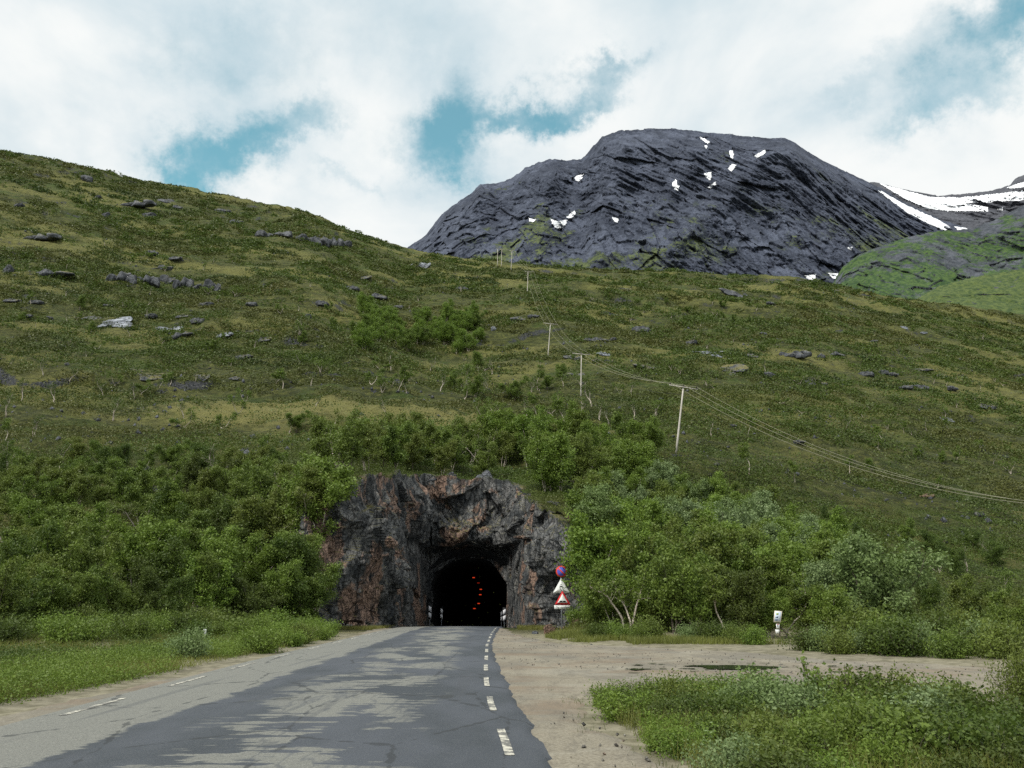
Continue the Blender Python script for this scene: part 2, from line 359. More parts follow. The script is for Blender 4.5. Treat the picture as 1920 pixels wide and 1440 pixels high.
# ------------------------------------------------------------------ terrain shape
def tab(xs, ys): return lambda q: np.interp(q, xs, ys)
zr = tab([-80, 10, 30, 48, 58, 66, 85, 100, 600], [0, 0, .24, .44, .5, .46, -.1, -.5, -.5])   # road profile
x_rline = tab([5, 8, 10.2, 13.9, 17.6, 22, 30, 33, 45, 62, 85], [.2, .05, -.075, -.34, -.53, -.68, -.9, -.98, -1.1, -1.1, -.95])
x_redge = tab([5, 8.8, 12, 16, 22, 33, 45, 60, 85, 100], [.9, .5, .3, .05, -.3, -.75, -.85, -.8, -.4, -.4])
x_lline = tab([5, 8, 12.6, 14.8, 18.9, 23.7, 35, 45, 62, 85], [-6.1, -6.3, -6.55, -6.68, -6.85, -7.1, -7.3, -7.5, -7.9, -8.0])
x_ledge = lambda q: x_lline(q) - .45
COLS = {  # photo column -> (distance, photo row) of the ground
    -900: [(16, 1290), (24, 1215), (40, 1120), (60, 1030), (80, 930), (110, 830), (160, 680), (230, 520), (310, 350), (380, 230), (450, 180)],
    0: [(24, 1255), (32, 1215), (45, 1150), (60, 1060), (80, 950), (100, 868), (150, 745), (220, 600), (300, 440), (360, 340), (400, 292), (450, 290)],
    300: [(30, 1228), (38, 1195), (50, 1135), (70, 1020), (90, 915), (120, 825), (180, 710), (260, 565), (340, 450), (400, 380), (440, 347), (470, 350)],
    520: [(40, 1200), (48, 1178), (57, 1112), (65, 1010), (73, 945), (84, 905), (100, 868), (130, 810), (190, 700), (270, 560), (350, 460), (410, 410), (450, 390), (480, 395)],
    600: [(50, 1180), (55, 1120), (60, 970), (64, 903), (74, 894), (88, 872), (115, 828), (180, 715), (260, 590), (340, 480), (400, 425), (440, 412), (470, 416)],
    660: [(50, 1182), (54, 1050), (60, 905), (75, 895), (90, 870), (120, 822), (180, 722), (260, 610), (340, 510), (400, 452), (440, 436), (470, 440)],
    760: [(50, 1182), (54, 1050), (60, 920), (78, 908), (90, 890), (120, 838), (180, 738), (250, 645), (340, 545), (410, 483), (450, 466), (480, 470)],
    880: [(50, 1182), (54, 1050), (60, 935), (84, 918), (95, 895), (120, 848), (187, 745), (245, 665), (330, 560), (400, 500), (440, 489), (470, 495)],
    1000: [(50, 1182), (54, 1060), (62, 950), (80, 935), (95, 905), (125, 847), (187, 743), (240, 668), (326, 555), (395, 510), (440, 503), (470, 510)],
    1080: [(46, 1182), (52, 1130), (58, 1040), (64, 968), (80, 940), (95, 905), (125, 848), (187, 745), (240, 670), (326, 560), (395, 515), (440, 507), (470, 514)],
    1160: [(42, 1196), (48, 1165), (58, 1115), (68, 1060), (80, 1000), (95, 930), (125, 850), (187, 750), (240, 675), (326, 575), (400, 520), (440, 512), (470, 518)],
    1300: [(39, 1212), (46, 1180), (58, 1125), (70, 1065), (85, 990), (100, 925), (125, 852), (187, 750), (250, 660), (330, 580), (400, 530), (440, 519), (470, 525)],
    1500: [(36, 1222), (42, 1200), (56, 1150), (70, 1090), (85, 1030), (100, 975), (125, 893), (187, 770), (250, 680), (330, 595), (400, 540), (440, 527), (470, 533)],
    1700: [(31, 1238), (40, 1212), (56, 1165), (75, 1100), (110, 985), (150, 885), (200, 790), (260, 710), (340, 620), (410, 572), (450, 562), (480, 568)],
    1920: [(26, 1255), (36, 1228), (56, 1180), (80, 1110), (110, 1020), (150, 925), (200, 832), (260, 750), (340, 668), (420, 612), (460, 598), (490, 605)],
    2900: [(22, 1290), (36, 1240), (56, 1195), (80, 1140), (110, 1060), (150, 970), (200, 880), (260, 800), (340, 730), (420, 680), (470, 665), (490, 670)],
}
YG = np.concatenate([np.arange(10, 130, .5), np.arange(130, 520, 2)])
AG = np.linspace(-1.4, 1.4, 561)
cols = sorted(COLS); Ac = np.zeros((len(cols), len(YG))); Ec = np.zeros_like(Ac)
for i, c_ in enumerate(cols):
    p = np.array(COLS[c_], float); u, yy, zz = ray(c_, p[:, 1]); a = u / yy; e = zz / yy
    e[0] = (zr(p[0, 0]) - CAMH) / p[0, 0]
    Ac[i] = np.interp(YG, p[:, 0], a)
    # height above camera interpolated, then after the last point the hill levels off and falls away behind its brow
    z = e * p[:, 0]
    k = 1 + 0 * YG
    zi = np.interp(YG, p[:, 0], z)
    beyond = YG > p[-1, 0]; zi[beyond] = z[-1] - (YG[beyond] - p[-1, 0]) * .25
    low = YG < p[0, 0]; zi[low] = zr(YG[low]) - CAMH
    Ec[i] = zi
ZT = np.zeros((len(YG), len(AG)))
for j in range(len(YG)): ZT[j] = np.interp(AG, Ac[:, j], Ec[:, j])
kern = np.exp(-.5 * (np.arange(-9, 10) / 3.2) ** 2); kern /= kern.sum()
ZS = np.apply_along_axis(lambda r: np.convolve(np.pad(r, 9, 'edge'), kern, 'valid'), 1, ZT)
k2 = np.exp(-.5 * (np.arange(-6, 7) / 2.5) ** 2); k2 /= k2.sum()
far = np.apply_along_axis(lambda r: np.convolve(np.pad(r, 6, 'edge'), k2, 'valid'), 0, ZS)
wf = np.clip((YG - 45) / 20, 0, 1)[:, None]; ZS = ZS * (1 - wf) + far * wf
def ztab(x, y):
    yc = np.clip(y, 10, 518); a = np.clip(x / np.maximum(yc, 20), -1.39, 1.39)
    fy = np.interp(yc, YG, np.arange(len(YG))); fa = (a + 1.4) / 2.8 * 560
    iy = np.minimum(fy.astype(int), len(YG) - 2); ia = np.minimum(fa.astype(int), 559); ty = fy - iy; ta = fa - ia
    return CAMH + (ZS[iy, ia] * (1 - ty) * (1 - ta) + ZS[iy + 1, ia] * ty * (1 - ta) + ZS[iy, ia + 1] * (1 - ty) * ta + ZS[iy + 1, ia + 1] * ty * ta)
def gpt(px, py):
    """photo pixel -> point on the low ground"""
    u, yy, zz = ray(px, py); y = 20.0
    for _ in range(40): y = .5 * y + .5 * (zr(y) - CAMH) / (zz / yy)
    return float(u / yy * y), float(y)
# the blasted cutting in front of the tunnel (plan)
LINE = np.array([(-17.6, 62), (-16.4, 60.6), (-15.0, 59.8), (-13.4, 60.2), (-12.3, 62.5), (-11.3, 67), (-10.7, 74), (-10.0, 82), (-9.6, 85.8), (-4.5, 86.6), (.3, 85.8), (1.3, 81), (2.9, 72), (4.3, 64.5), (6.0, 61.5), (7.6, 63)])
CUT = np.vstack([LINE, [(7.4, 58), (3.4, 48), (1.0, 40), (-9, 40), (-9.9, 46), (-13.2, 55), (-15.5, 57.5)]])
def inpoly(P, x, y):
    r = np.zeros(x.shape, bool); n = len(P)
    for i in range(n):
        (x0, y0), (x1, y1) = P[i], P[(i + 1) % n]
        c_ = ((y0 > y) != (y1 > y)); r ^= c_ & (x < (x1 - x0) * (y - y0) / (y1 - y0 + 1e-12) + x0)
    return r
def dpoly(P, x, y, closed=True):
    d = np.full(x.shape, 1e9); n = len(P)
    for i in range(n if closed else n - 1):
        ax, ay = P[i]; bx, by = P[(i + 1) % n]; vx, vy = bx - ax, by - ay
        t = np.clip(((x - ax) * vx + (y - ay) * vy) / (vx * vx + vy * vy), 0, 1)
        d = np.minimum(d, np.hypot(x - ax - t * vx, y - ay - t * vy))
    return d
GRAV = np.array([gpt(*p) for p in [(1500, 1520), (1380, 1470), (1265, 1424), (1190, 1388), (1130, 1354), (1085, 1326), (1098, 1307), (1200, 1300), (1330, 1298), (1500, 1302), (1650, 1311), (1750, 1322), (1920, 1352), (2150, 1380),
                                       (2150, 1275), (1905, 1258), (1870, 1250), (1760, 1243), (1560, 1236), (1400, 1220), (1200, 1212), (1060, 1206), (1000, 1196), (965, 1186)]]
                + [(-.55, 60), (-1.5, 60), (-1.8, 33), (-1.2, 16), (-1, 3), (4.5, 3)])
SHO = np.array([gpt(*p) for p in [(-120, 1365), (0, 1331), (100, 1314), (170, 1300), (350, 1262), (480, 1238), (600, 1207), (665, 1190)]] + [(-9.6, 60), (-7, 60), (-6.5, 25), (-6, 3), (-11, 3), (-11, 10)])
def lowmask(x, y):
    """1 on road, gravel and cutting floor where the ground must stay flat"""
    d = np.where(inpoly(GRAV, x, y) | inpoly(SHO, x, y), 0, np.minimum(dpoly(GRAV, x, y), dpoly(SHO, x, y)))
    road = np.where((x > x_ledge(y) - 1) & (x < x_redge(y) + .6) & (y < 60), 0, 9)
    return np.clip(1 - np.minimum(d, road) / 1.6, 0, 1)
def H(x, y, detail=True):
    x = np.asarray(x, float); y = np.asarray(y, float)
    z = ztab(x, y)
    lm = np.zeros_like(x); nr = y < 95
    if nr.any(): lm[nr] = lowmask(x[nr], y[nr])
    base = zr(y); hillh = np.maximum(z - base, 0)
    if detail:
        a1 = np.clip((y - 30) / 90, 0, 1)
        n = fbm(x / 26, y / 13, None, 5, 3, .6, True) * 2.1 * a1 + fbm(x / 5.5, y / 3.2, None, 4, 11, .55) * (.12 + .55 * a1)
        n += -.9 * np.abs(vn(x / 14 + .6 * vn(x / 9, y / 9, None, 6), y / 5.5, None, 8)) * a1 * np.clip((y - 80) / 60, 0, 1)
        n += fbm(x / 70, y / 40, None, 3, 23) * 3.0 * np.clip((y - 110) / 150, 0, 1) * np.clip((480 - y) / 60, 0, 1)
        st = fbm(x / 38, y / 18, None, 3, 51); n += 2.2 * np.clip((np.abs(st) < .06) * 0 + (st - .12) * 9, 0, 1) * np.clip((y - 90) / 60, 0, 1) * (.5 + .5 * vn(x / 60, y / 60, None, 77))
        z = z + n * np.clip(hillh / 2.5, .12, 1)
    z = np.where(y < 95, z * (1 - lm) + (base - .05) * lm, z)
    cut = inpoly(CUT, x, y)
    return np.where(cut, base - .05, z)
# ground grid: fan-shaped ahead of the camera, strip-shaped round it
aa = np.concatenate([np.linspace(-1.35, -.72, 60)[:-1], np.linspace(-.72, .72, 860), np.linspace(.72, 1.35, 60)[1:]])
ys = [-60.0]
while ys[-1] < 560:
    y = ys[-1]
    ys.append(y + (4 if y < 0 else .7 if y < 9 else .22 if y < 45 else .27 if y < 90 else .4 if y < 130 else .55 if y < 200 else .85 if y < 330 else 1.1 if y < 480 else 6))
ys = np.array(ys); GX = aa[None] * np.maximum(ys, 24)[:, None]; GY = np.repeat(ys[:, None], len(aa), 1)
GZ = H(GX.ravel(), GY.ravel()).reshape(GX.shape)
ncol = len(aa)
def gridfaces(nr, nc):
    i = np.arange(nr - 1)[:, None] * nc; j = np.arange(nc - 1)[None]
    return np.stack([i + j, i + j + 1, i + nc + j + 1, i + nc + j], -1).reshape(-1, 4)
GF = gridfaces(*GX.shape)
cm = inpoly(CUT, GX.ravel(), GY.ravel()) & (GY.ravel() > 56)
fin = cm[GF]; fz = GZ.ravel()[GF]; drop = fin.any(1) & ~fin.all(1) & (fz.max(1) - fz.min(1) > 1.2) & (GY.ravel()[GF].min(1) > 59)
# fan of ground behind the hill out to the horizon
ground = mesh('ground', np.stack([GX.ravel(), GY.ravel(), GZ.ravel()], 1), GF[~drop], M['ground'], smooth=True)
ground['kind'] = 'structure'
HZ = None
def Hs(x, y):
    """height read back from the ground grid"""
    x = np.atleast_1d(np.asarray(x, float)); y = np.atleast_1d(np.asarray(y, float))
    fy = np.interp(y, ys, np.arange(len(ys))); a = x / np.maximum(y, 24); fa = np.interp(a, aa, np.arange(ncol))
    iy = np.minimum(fy.astype(int), len(ys) - 2); ia = np.minimum(fa.astype(int), ncol - 2); ty = fy - iy; ta = fa - ia
    return GZ[iy, ia] * (1 - ty) * (1 - ta) + GZ[iy + 1, ia] * ty * (1 - ta) + GZ[iy, ia + 1] * (1 - ty) * ta + GZ[iy + 1, ia + 1] * ty * ta
YM = np.concatenate([np.arange(9, 130, .25), np.arange(130, 490, .6)])
def hit(px, py):
    """photo pixel -> first point of the ground along that sight line"""
    px = np.atleast_1d(np.asarray(px, float)); py = np.atleast_1d(np.asarray(py, float)); res = np.full((len(px), 3), np.nan)
    for k in range(len(px)):
        u, yy, zz = ray(px[k], py[k]); x = u / yy * YM; z = CAMH + zz / yy * YM; g = Hs(x, YM)
        w_ = np.nonzero(g >= z)[0]
        if len(w_): i = w_[0]; res[k] = (x[i], YM[i], g[i])
    return res
def proj(P):
    P = np.atleast_2d(P); d = P[:, 1] * COS + (P[:, 2] - CAMH) * SIN; v = (-P[:, 1] * SIN + (P[:, 2] - CAMH) * COS) / d
    return 960 + F * P[:, 0] / d, 720 - F * v
def at(px, py, y):
    u, yy, zz = ray(px, py); return np.array([u / yy * y, y, CAMH + zz / yy * y])
# far plain under and beyond everything
PW = 9000
mesh('terrain', [(-PW, -3000, -30), (PW, -3000, -30), (PW, 14000, -30), (-PW, 14000, -30)], np.array([(0, 1, 2, 3)]), M['ground'])['kind'] = 'structure'

# ------------------------------------------------------------------ road, gravel, markings
def sheet(name, xs_, yv, zf, m_, maskf=None):
    gx, gy = np.meshgrid(xs_, yv); z = zf(gx, gy); f = gridfaces(*gx.shape)
    if maskf is not None:
        cx_ = gx.ravel()[f].mean(1); cy_ = gy.ravel()[f].mean(1); f = f[maskf(cx_, cy_)]
    used = np.unique(f); mp = np.zeros(gx.size, int); mp[used] = np.arange(len(used))
    V = np.stack([gx.ravel(), gy.ravel(), z.ravel()], 1)[used]
    o = mesh(name, V, mp[f], m_, smooth=True); o['kind'] = 'structure'; return o
yv = np.concatenate([np.arange(-30, 8, 1.0), np.arange(8, 86, .25)]); t = np.linspace(0, 1, 60)
rx = x_ledge(yv)[:, None] * (1 - t) + x_redge(yv)[:, None] * t
rx[:, 0] += fbm(yv / .8, yv * 0 + 3, None, 4, 5) * .12; rx[:, -1] += fbm(yv / .7, yv * 0 + 9, None, 4, 6) * .16
ry = np.repeat(yv[:, None], 60, 1); edge = np.minimum(t, 1 - t)[None] * 60
rz_ = zr(ry) + .035 - .07 * (edge < .5) + .03 * np.sin(np.pi * t)[None]
road = mesh('road', np.stack([rx.ravel(), ry.ravel(), rz_.ravel()], 1), gridfaces(*rx.shape), M['asphalt'], smooth=True); road['kind'] = 'structure'
def roadz(x, y):
    tt = (x - x_ledge(y)) / (x_redge(y) - x_ledge(y)); return zr(y) + .035 + .03 * np.sin(np.pi * np.clip(tt, 0, 1))
def sdist(P, amp, x, y):
    ins = inpoly(P, x, y); d = dpoly(P, x, y)
    return np.where(ins, d, -d) + amp * fbm(x / 1.3, y / 1.1, None, 4, 31)
def ragged(P, amp):
    def f(x, y):
        ins = inpoly(P, x, y); d = dpoly(P, x, y); s_ = np.where(ins, d, -d)
        return s_ + amp * fbm(x / 1.3, y / 1.1, None, 4, 31) > 0
    return f
gz = lambda off: (lambda x, y: zr(y) - .012 + off + .012 * fbm(x / 1.2, y / 1.2, None, 3, 41))
sheet('gravel_lot', np.arange(-2.2, 22, .09), np.concatenate([np.arange(3, 20, .07), np.arange(20, 61, .14)]), lambda x, y: gz(0)(x, y) - .1 * np.clip(1 - sdist(GRAV, .45, x, y) / .3, 0, 1) ** 2, M['gravel'], ragged(GRAV, .45))
sheet('gravel_shoulder', np.arange(-14, -6, .12), np.arange(3, 60, .14), lambda x, y: gz(.004)(x, y) - .1 * np.clip(1 - sdist(SHO, .45, x, y) / .3, 0, 1) ** 2, M['gravel'], ragged(SHO, .45))
mb = MB()
for f_, a0, per, ln, y1 in ((x_rline, 9.3, 3.75, 1.9, 60), (x_lline, 12.5, 4.3, 2.2, 58), (x_lline, 8.2, 99, 2.2, 9)):
    y0 = a0
    while y0 < y1:
        q = np.linspace(y0, y0 + ln, 8); xx = f_(q); hw = .052
        V = np.concatenate([np.stack([xx - hw, q, roadz(xx - hw, q) + .006], 1), np.stack([xx + hw, q, roadz(xx + hw, q) + .006], 1)])
        mb.add(V, F4=[(i, 8 + i, 9 + i, i + 1) for i in range(7)]); y0 += per
mb.build('road_markings', M['paint'])['kind'] = 'structure'
# puddle
m_, b = mat('puddle_water'); b.p.inputs['Base Color'].default_value = (.02, .03, .02, 1); b.p.inputs['Roughness'].default_value = .12
def puddle_mask(x, y):
    out_ = np.zeros(x.shape)
    for (px, py, rx_, ry_) in ((1345, 1249, 1.0, .35), (1382, 1252, 1.15, .75), (1425, 1251, .9, .3)):
        cx_, cy_ = gpt(px, py); out_ = np.maximum(out_, 1 - ((x - cx_) / rx_) ** 2 - ((y - cy_) / ry_) ** 2)
    return out_ + .5 * fbm(x / .5, y / .4, None, 3, 8) > .25
cx_, cy_ = gpt(1382, 1252)
sheet('puddle_water', np.arange(cx_ - 3.4, cx_ + 3.4, .06), np.arange(cy_ - 1.6, cy_ + 1.6, .06), lambda x, y: zr(y) + .010 + 0 * x, m_, puddle_mask)

# ------------------------------------------------------------------ rock face and tunnel
seg = np.hypot(*np.diff(LINE, axis=0).T); cs = np.concatenate([[0], np.cumsum(seg)]); Ltot = cs[-1]
S = np.linspace(0, Ltot, 820); lx = np.interp(S, cs, LINE[:, 0]); ly = np.interp(S, cs, LINE[:, 1])
ks = np.exp(-.5 * (np.arange(-14, 15) / 6.) ** 2); ks /= ks.sum()
sm = lambda q: np.convolve(np.pad(q, 14, 'edge'), ks, 'valid')
lx, ly = sm(lx), sm(ly); tx, ty = np.gradient(lx), np.gradient(ly); ln = np.hypot(tx, ty); nx, ny = -ty / ln, tx / ln   # points away from the road into the hill
if np.interp(Ltot / 2, S, ny) < 0: nx, ny = -nx, -ny
NT = 210; T = np.linspace(0, 1, NT)
ztop = Hs(lx + nx * 1.2, ly + ny * 1.2); ztop = sm(sm(sm(ztop))); z0 = zr(ly) - .6
ztop = np.maximum(ztop, z0 + 1.6) + .12 + .35 * fbm(S / 3, S * 0, None, 4, 61)
Zc = z0[None] + (ztop - z0)[None] * T[:, None]
lean = (-1.15 + 1.0 * T ** 1.15)[:, None] + 0 * Zc
mid_ = np.exp(-((lx + 4.6) / 4.4) ** 4)[None] * (ly > 80)[None]
lean = lean + mid_ * 1.6 * np.clip((9.0 - Zc) / 1.5, 0, 1) - mid_ * (1.6 * np.exp(-((Zc - 9.2) / 1.3) ** 2))          # overhanging brow above the mouth
Px = lx[None] + nx[None] * lean; Py = ly[None] + ny[None] * lean
P3 = np.stack([Px.ravel(), Py.ravel(), Zc.ravel()], 1)
Q = np.stack([P3[:, 0] + .25 * P3[:, 2], P3[:, 1], P3[:, 2]], 1)
D = cells(Q, (.30, .30, .16), 71, 1.1) * .62 + cells(Q, (.75, .75, .36), 81, .9) * .30 + cells(Q, (1.9, 1.9, .95), 91, .8) * .15 + cells(Q, (4.2, 4.2, 2.4), 95, .8) * .05
D += fbm(P3[:, 0] / 5, P3[:, 1] / 5, P3[:, 2] / 7, 3, 15) * .8
D += -.5 * np.clip(cells(np.stack([P3[:, 0] + .15 * P3[:, 2], P3[:, 1], P3[:, 2]], 1), (.42, .42, .09), 99, 0), -.2, 1)
fade = np.clip((1 - T) * 5, .15, 1)[:, None] ** .8 * np.ones_like(Zc)
D = (D - .45) * fade.ravel()
lim_ = np.broadcast_to((ly > 70)[None], Zc.shape).ravel() & (P3[:, 2] < 8.2); D = np.where(lim_, np.maximum(D, -.15 + .25 * np.tanh(D)), D)
NX = np.broadcast_to(nx[None], Zc.shape).ravel(); NY = np.broadcast_to(ny[None], Zc.shape).ravel()
P3[:, 0] += NX * D; P3[:, 1] += NY * D; P3[:, 2] += .25 * vn(P3[:, 0] * 1.1, P3[:, 2] * 1.1, P3[:, 1], 19)
# cap running back under the turf
last = P3[-len(S):]
cap = np.stack([last[:, 0] + nx * 1.4, last[:, 1] + ny * 1.4, np.minimum(last[:, 2] + .05, Hs(last[:, 0] + nx * 1.4, last[:, 1] + ny * 1.4) - .05)], 1)
cap2 = np.stack([cap[:, 0] + nx * 2, cap[:, 1] + ny * 2, cap[:, 2] - 1.4], 1)
VV = np.vstack([P3, cap, cap2]); CF = gridfaces(NT + 2, len(S))
# tunnel mouth
def bore_axis(y):
    x = np.interp(y, [80, 86, 100, 115, 130, 150, 175, 200, 240], [-4.45, -4.45, -4.6, -4.7, -4.9, -5.7, -7.0, -9.1, -13])
    zf = np.interp(y, [80, 86, 100, 115, 130, 150, 175, 200, 240], [-.15, -.2, -.5, -.75, -1.2, -1.6, -2.9, -3.7, -5])
    return x, zf
def arch_half(z):                      # half width at height z above the floor
    return np.where(z < 3.9, 3.75 + .05 * z, 3.95 * np.sqrt(np.clip(1 - ((z - 3.9) / 3.5) ** 2, 0, 1)))
c3 = VV[CF].mean(1); zz_ = c3[:, 2] + .15; rough = .45 * fbm(c3[:, 0] / 1.4, c3[:, 2] / 1.4, None, 3, 44)
mouth = (c3[:, 1] > 80.5) & (np.abs(c3[:, 0] + 4.45) < arch_half(zz_) + rough) & (zz_ < 7.3) & (np.abs(c3[:, 0] + 4.45) < 3.9)
rf = empty('blasted_cliff', (0, 0, 0))
tag(rf, 'dark blasted rock face with pinkish brown blocks around the black tunnel mouth', 'rock face')
cliff = mesh('rock_surface', VV, CF[~mouth], M['cliff'], rf)
yb = np.concatenate([[85.4, 86.2, 87.1], np.arange(88.0, 245, 1.5)]); th = np.linspace(0, 1, 46)
prof = []
for q in th:                            # up the left wall, round the vault, down the right wall
    if q < .25: prof.append((-4.0, q / .25 * 4.0))
    elif q > .75: prof.append((4.0, (1 - q) / .25 * 4.0))
    else:
        g = (q - .25) / .5 * math.pi; prof.append((-4.0 * math.cos(g), 4.0 + 3.3 * math.sin(g)))
prof = np.array(prof); bx, bz = bore_axis(yb)
BX = bx[:, None] + prof[None, :, 0]; BZ = bz[:, None] + prof[None, :, 1]; BY = np.repeat(yb[:, None], 46, 1)
rn = .22 * fbm(BX / 1.1, BY / 1.3, BZ / 1.1, 3, 64); rn[:3] += np.array([.9, .55, .2])[:, None]
BX += (prof[None, :, 0] / 4) * rn; BZ += np.clip((prof[None, :, 1] - 3.5) / 3.5, 0, 1) * rn
bf = gridfaces(*BX.shape); nv = BX.size
bore_v = np.stack([BX.ravel(), BY.ravel(), BZ.ravel()], 1)
endc = np.array([[bx[-1], yb[-1], bz[-1] + 3]]); ef = [(nv, nv - 46 + i, nv - 46 + i + 1) for i in range(45)] + [(nv, nv - 1, nv - 46)]
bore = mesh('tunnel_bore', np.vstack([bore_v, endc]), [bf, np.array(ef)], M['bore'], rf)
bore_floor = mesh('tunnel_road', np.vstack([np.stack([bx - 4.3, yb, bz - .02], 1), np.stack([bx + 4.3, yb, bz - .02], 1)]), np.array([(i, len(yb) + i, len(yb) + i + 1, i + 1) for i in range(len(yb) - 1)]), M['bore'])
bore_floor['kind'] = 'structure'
M['loose'] = rockmat('loose_stone', .70, (.16, .15, .13), (.36, .34, .30), (.36, .25, .18), False, 4.0)
# rubble and scree at its foot, merged as countless small stones
rng = np.random.default_rng(7)
def stones(n, pts, smin, smax, m_, name):
    base = np.array([(1, 0, 0), (-1, 0, 0), (0, 1, 0), (0, -1, 0), (0, 0, 1), (0, 0, -1)], float)
    fc = np.array([(0, 2, 4), (2, 1, 4), (1, 3, 4), (3, 0, 4), (2, 0, 5), (1, 2, 5), (3, 1, 5), (0, 3, 5)])
    s_ = rng.uniform(smin, smax, (n, 1, 1)) ** 1.0 * rng.uniform(.5, 1.1, (n, 1, 3))
    V = base[None] * s_ * rng.uniform(.7, 1.2, (n, 6, 1)); an = rng.uniform(0, 6.28, n); c_, s2 = np.cos(an)[:, None], np.sin(an)[:, None]
    V = np.stack([V[..., 0] * c_ - V[..., 1] * s2, V[..., 0] * s2 + V[..., 1] * c_, V[..., 2] + V[..., 0] * .3], -1) + pts[:, None]
    o = mesh(name, V.reshape(-1, 3), (fc[None] + 6 * np.arange(n)[:, None, None]).reshape(-1, 3), m_); return o
si = rng.integers(0, len(S), 5000); off = np.abs(rng.normal(0, .8, 5000)) + .2; ok = ~((ly[si] > 84) & (np.abs(lx[si] + 4.5) < 4.4)); si, off = si[ok], off[ok]
rx_ = lx[si] - nx[si] * (1.1 + off); ry_ = ly[si] - ny[si] * (1.1 + off); rz2 = np.maximum(zr(ry_), 0) + np.clip(.5 - off * .4, -.02, .5) * rng.uniform(0, 1, len(si))
ok = (rx_ < x_ledge(ry_) - .3) | (rx_ > x_redge(ry_) + .4); rub = np.stack([rx_, ry_, rz2], 1)[ok]
n_ = 5200; gx_, gy_ = rng.uniform(-1, 20, n_), 6 + 52 * rng.uniform(0, 1, n_) ** 1.3; ok = inpoly(GRAV, gx_, gy_) & (gx_ > x_redge(gy_) + .1) & (fbm(gx_ / 2, gy_ / 3, None, 3, 71) > -.15); gx_, gy_ = gx_[ok], gy_[ok]
tag(stones(len(gx_), np.stack([gx_, gy_, zr(gy_)], 1), .008, .035, M['loose'], 'loose_stones'), 'loose stones strewn over the gravel lot', None, kind='stuff')
tag(stones(len(rub), rub, .04, .22, M['cliff'], 'rubble'), 'broken stones along the foot of the rock face', 'rubble', kind='stuff')
# ------------------------------------------------------------------ mountains
def mtnmat(name, rockA, rockB, gA, gB, gth, znear, zfar, ns=1.0):
    m_, b = mat(name); t = b.tc
    d = b.scale(t, 1, 1, .55, (0, R(25), 0)); n1 = b.noise(d, .022 * ns, 6, .66); n2 = b.noise(b.scale(t, 1, 1, .45, (0, R(28), 0)), .075 * ns, 6, .7); n3 = b.noise(t, .0042 * ns, 4, .6)
    c = b.mix(b.ramp(n2, .36, .66), rockA, rockB)
    n9 = b.noise(b.scale(t, 1, 1, .4, (0, R(24), 0)), .009 * ns, 5, .6)
    c = b.mix(b.m('MULTIPLY', b.ramp(n9, .50, .62), .5), c, [min(1, k * 1.35) for k in rockB])
    c = b.mix(b.m('MULTIPLY', b.ramp(n9, .46, .36), .5), c, [k * .7 for k in rockA])
    n4 = b.noise(b.scale(t, 1, 1, .5, (0, R(22), 0)), .24 * ns, 5, .75)
    c = b.mix(b.m('MULTIPLY', b.ramp(n4, .52, .62), .55), c, [k * .45 for k in rockA])
    c = b.mix(b.m('MULTIPLY', b.ramp(n4, .45, .36), .45), c, [min(1, k * 1.5) for k in rockB])
    c = b.mix(b.m('MULTIPLY', b.ramp(n1, .42, .62), .55), c, [k * .7 for k in rockA])
    s = b.node('ShaderNodeSeparateXYZ'); b.l.new(b.geo.outputs['True Normal'], s.inputs[0])
    p = b.node('ShaderNodeSeparateXYZ'); b.l.new(t, p.inputs[0])
    alt = b.m('DIVIDE', b.m('SUBTRACT', p.outputs[2], znear), zfar - znear)
    g = b.m('ADD', b.m('ADD', b.m('MULTIPLY', s.outputs[2], .55), b.m('MULTIPLY', b.m('SUBTRACT', n1, .5), 1.3)), b.m('MULTIPLY', b.m('SUBTRACT', n3, .5), 2.4))
    g = b.m('SUBTRACT', g, b.m('MULTIPLY', alt, .55))
    c = b.mix(b.m('MULTIPLY', b.ramp(g, gth, gth + .16), .85), c, b.mix(b.ramp(n2, .4, .6), gA, gB))
    b.l.new(c, b.p.inputs['Base Color']); b.p.inputs['Roughness'].default_value = .9
    vo = b.node('ShaderNodeTexVoronoi', feature='F1'); b.l.new(d, vo.inputs['Vector']); vo.inputs['Scale'].default_value = .045 * ns
    bump(b, b.m('ADD', b.m('ADD', n1, b.m('MULTIPLY', n2, .6)), b.m('MULTIPLY', vo.outputs[0], .35)), 12 / ns, .8)
    return m_
M['mount'] = mtnmat('mountain_rock', (.036, .045, .070), (.100, .116, .160), (.055, .075, .024), (.12, .15, .048), .22, 450, 1150)
M['mount_far'] = mtnmat('scree_rock', (.07, .075, .09), (.12, .125, .145), (.07, .085, .05), (.09, .10, .06), .95, 450, 1300, .8)
M['shoulder'] = mtnmat('grassy_mountain', (.05, .06, .075), (.11, .12, .14), (.026, .065, .014), (.075, .135, .024), -.15, 250, 700, 2.0)
M['shoulder_near'] = mtnmat('grassy_ridge', (.05, .06, .07), (.11, .12, .13), (.045, .08, .018), (.11, .15, .032), -.3, 200, 520, 3.0)
m_, b = mat('snow'); M['snow'] = m_
b.l.new(b.mix(b.noise(b.tc, .05, 4), (.86, .9, .95), (.97, .98, 1.0)), b.p.inputs['Base Color'])
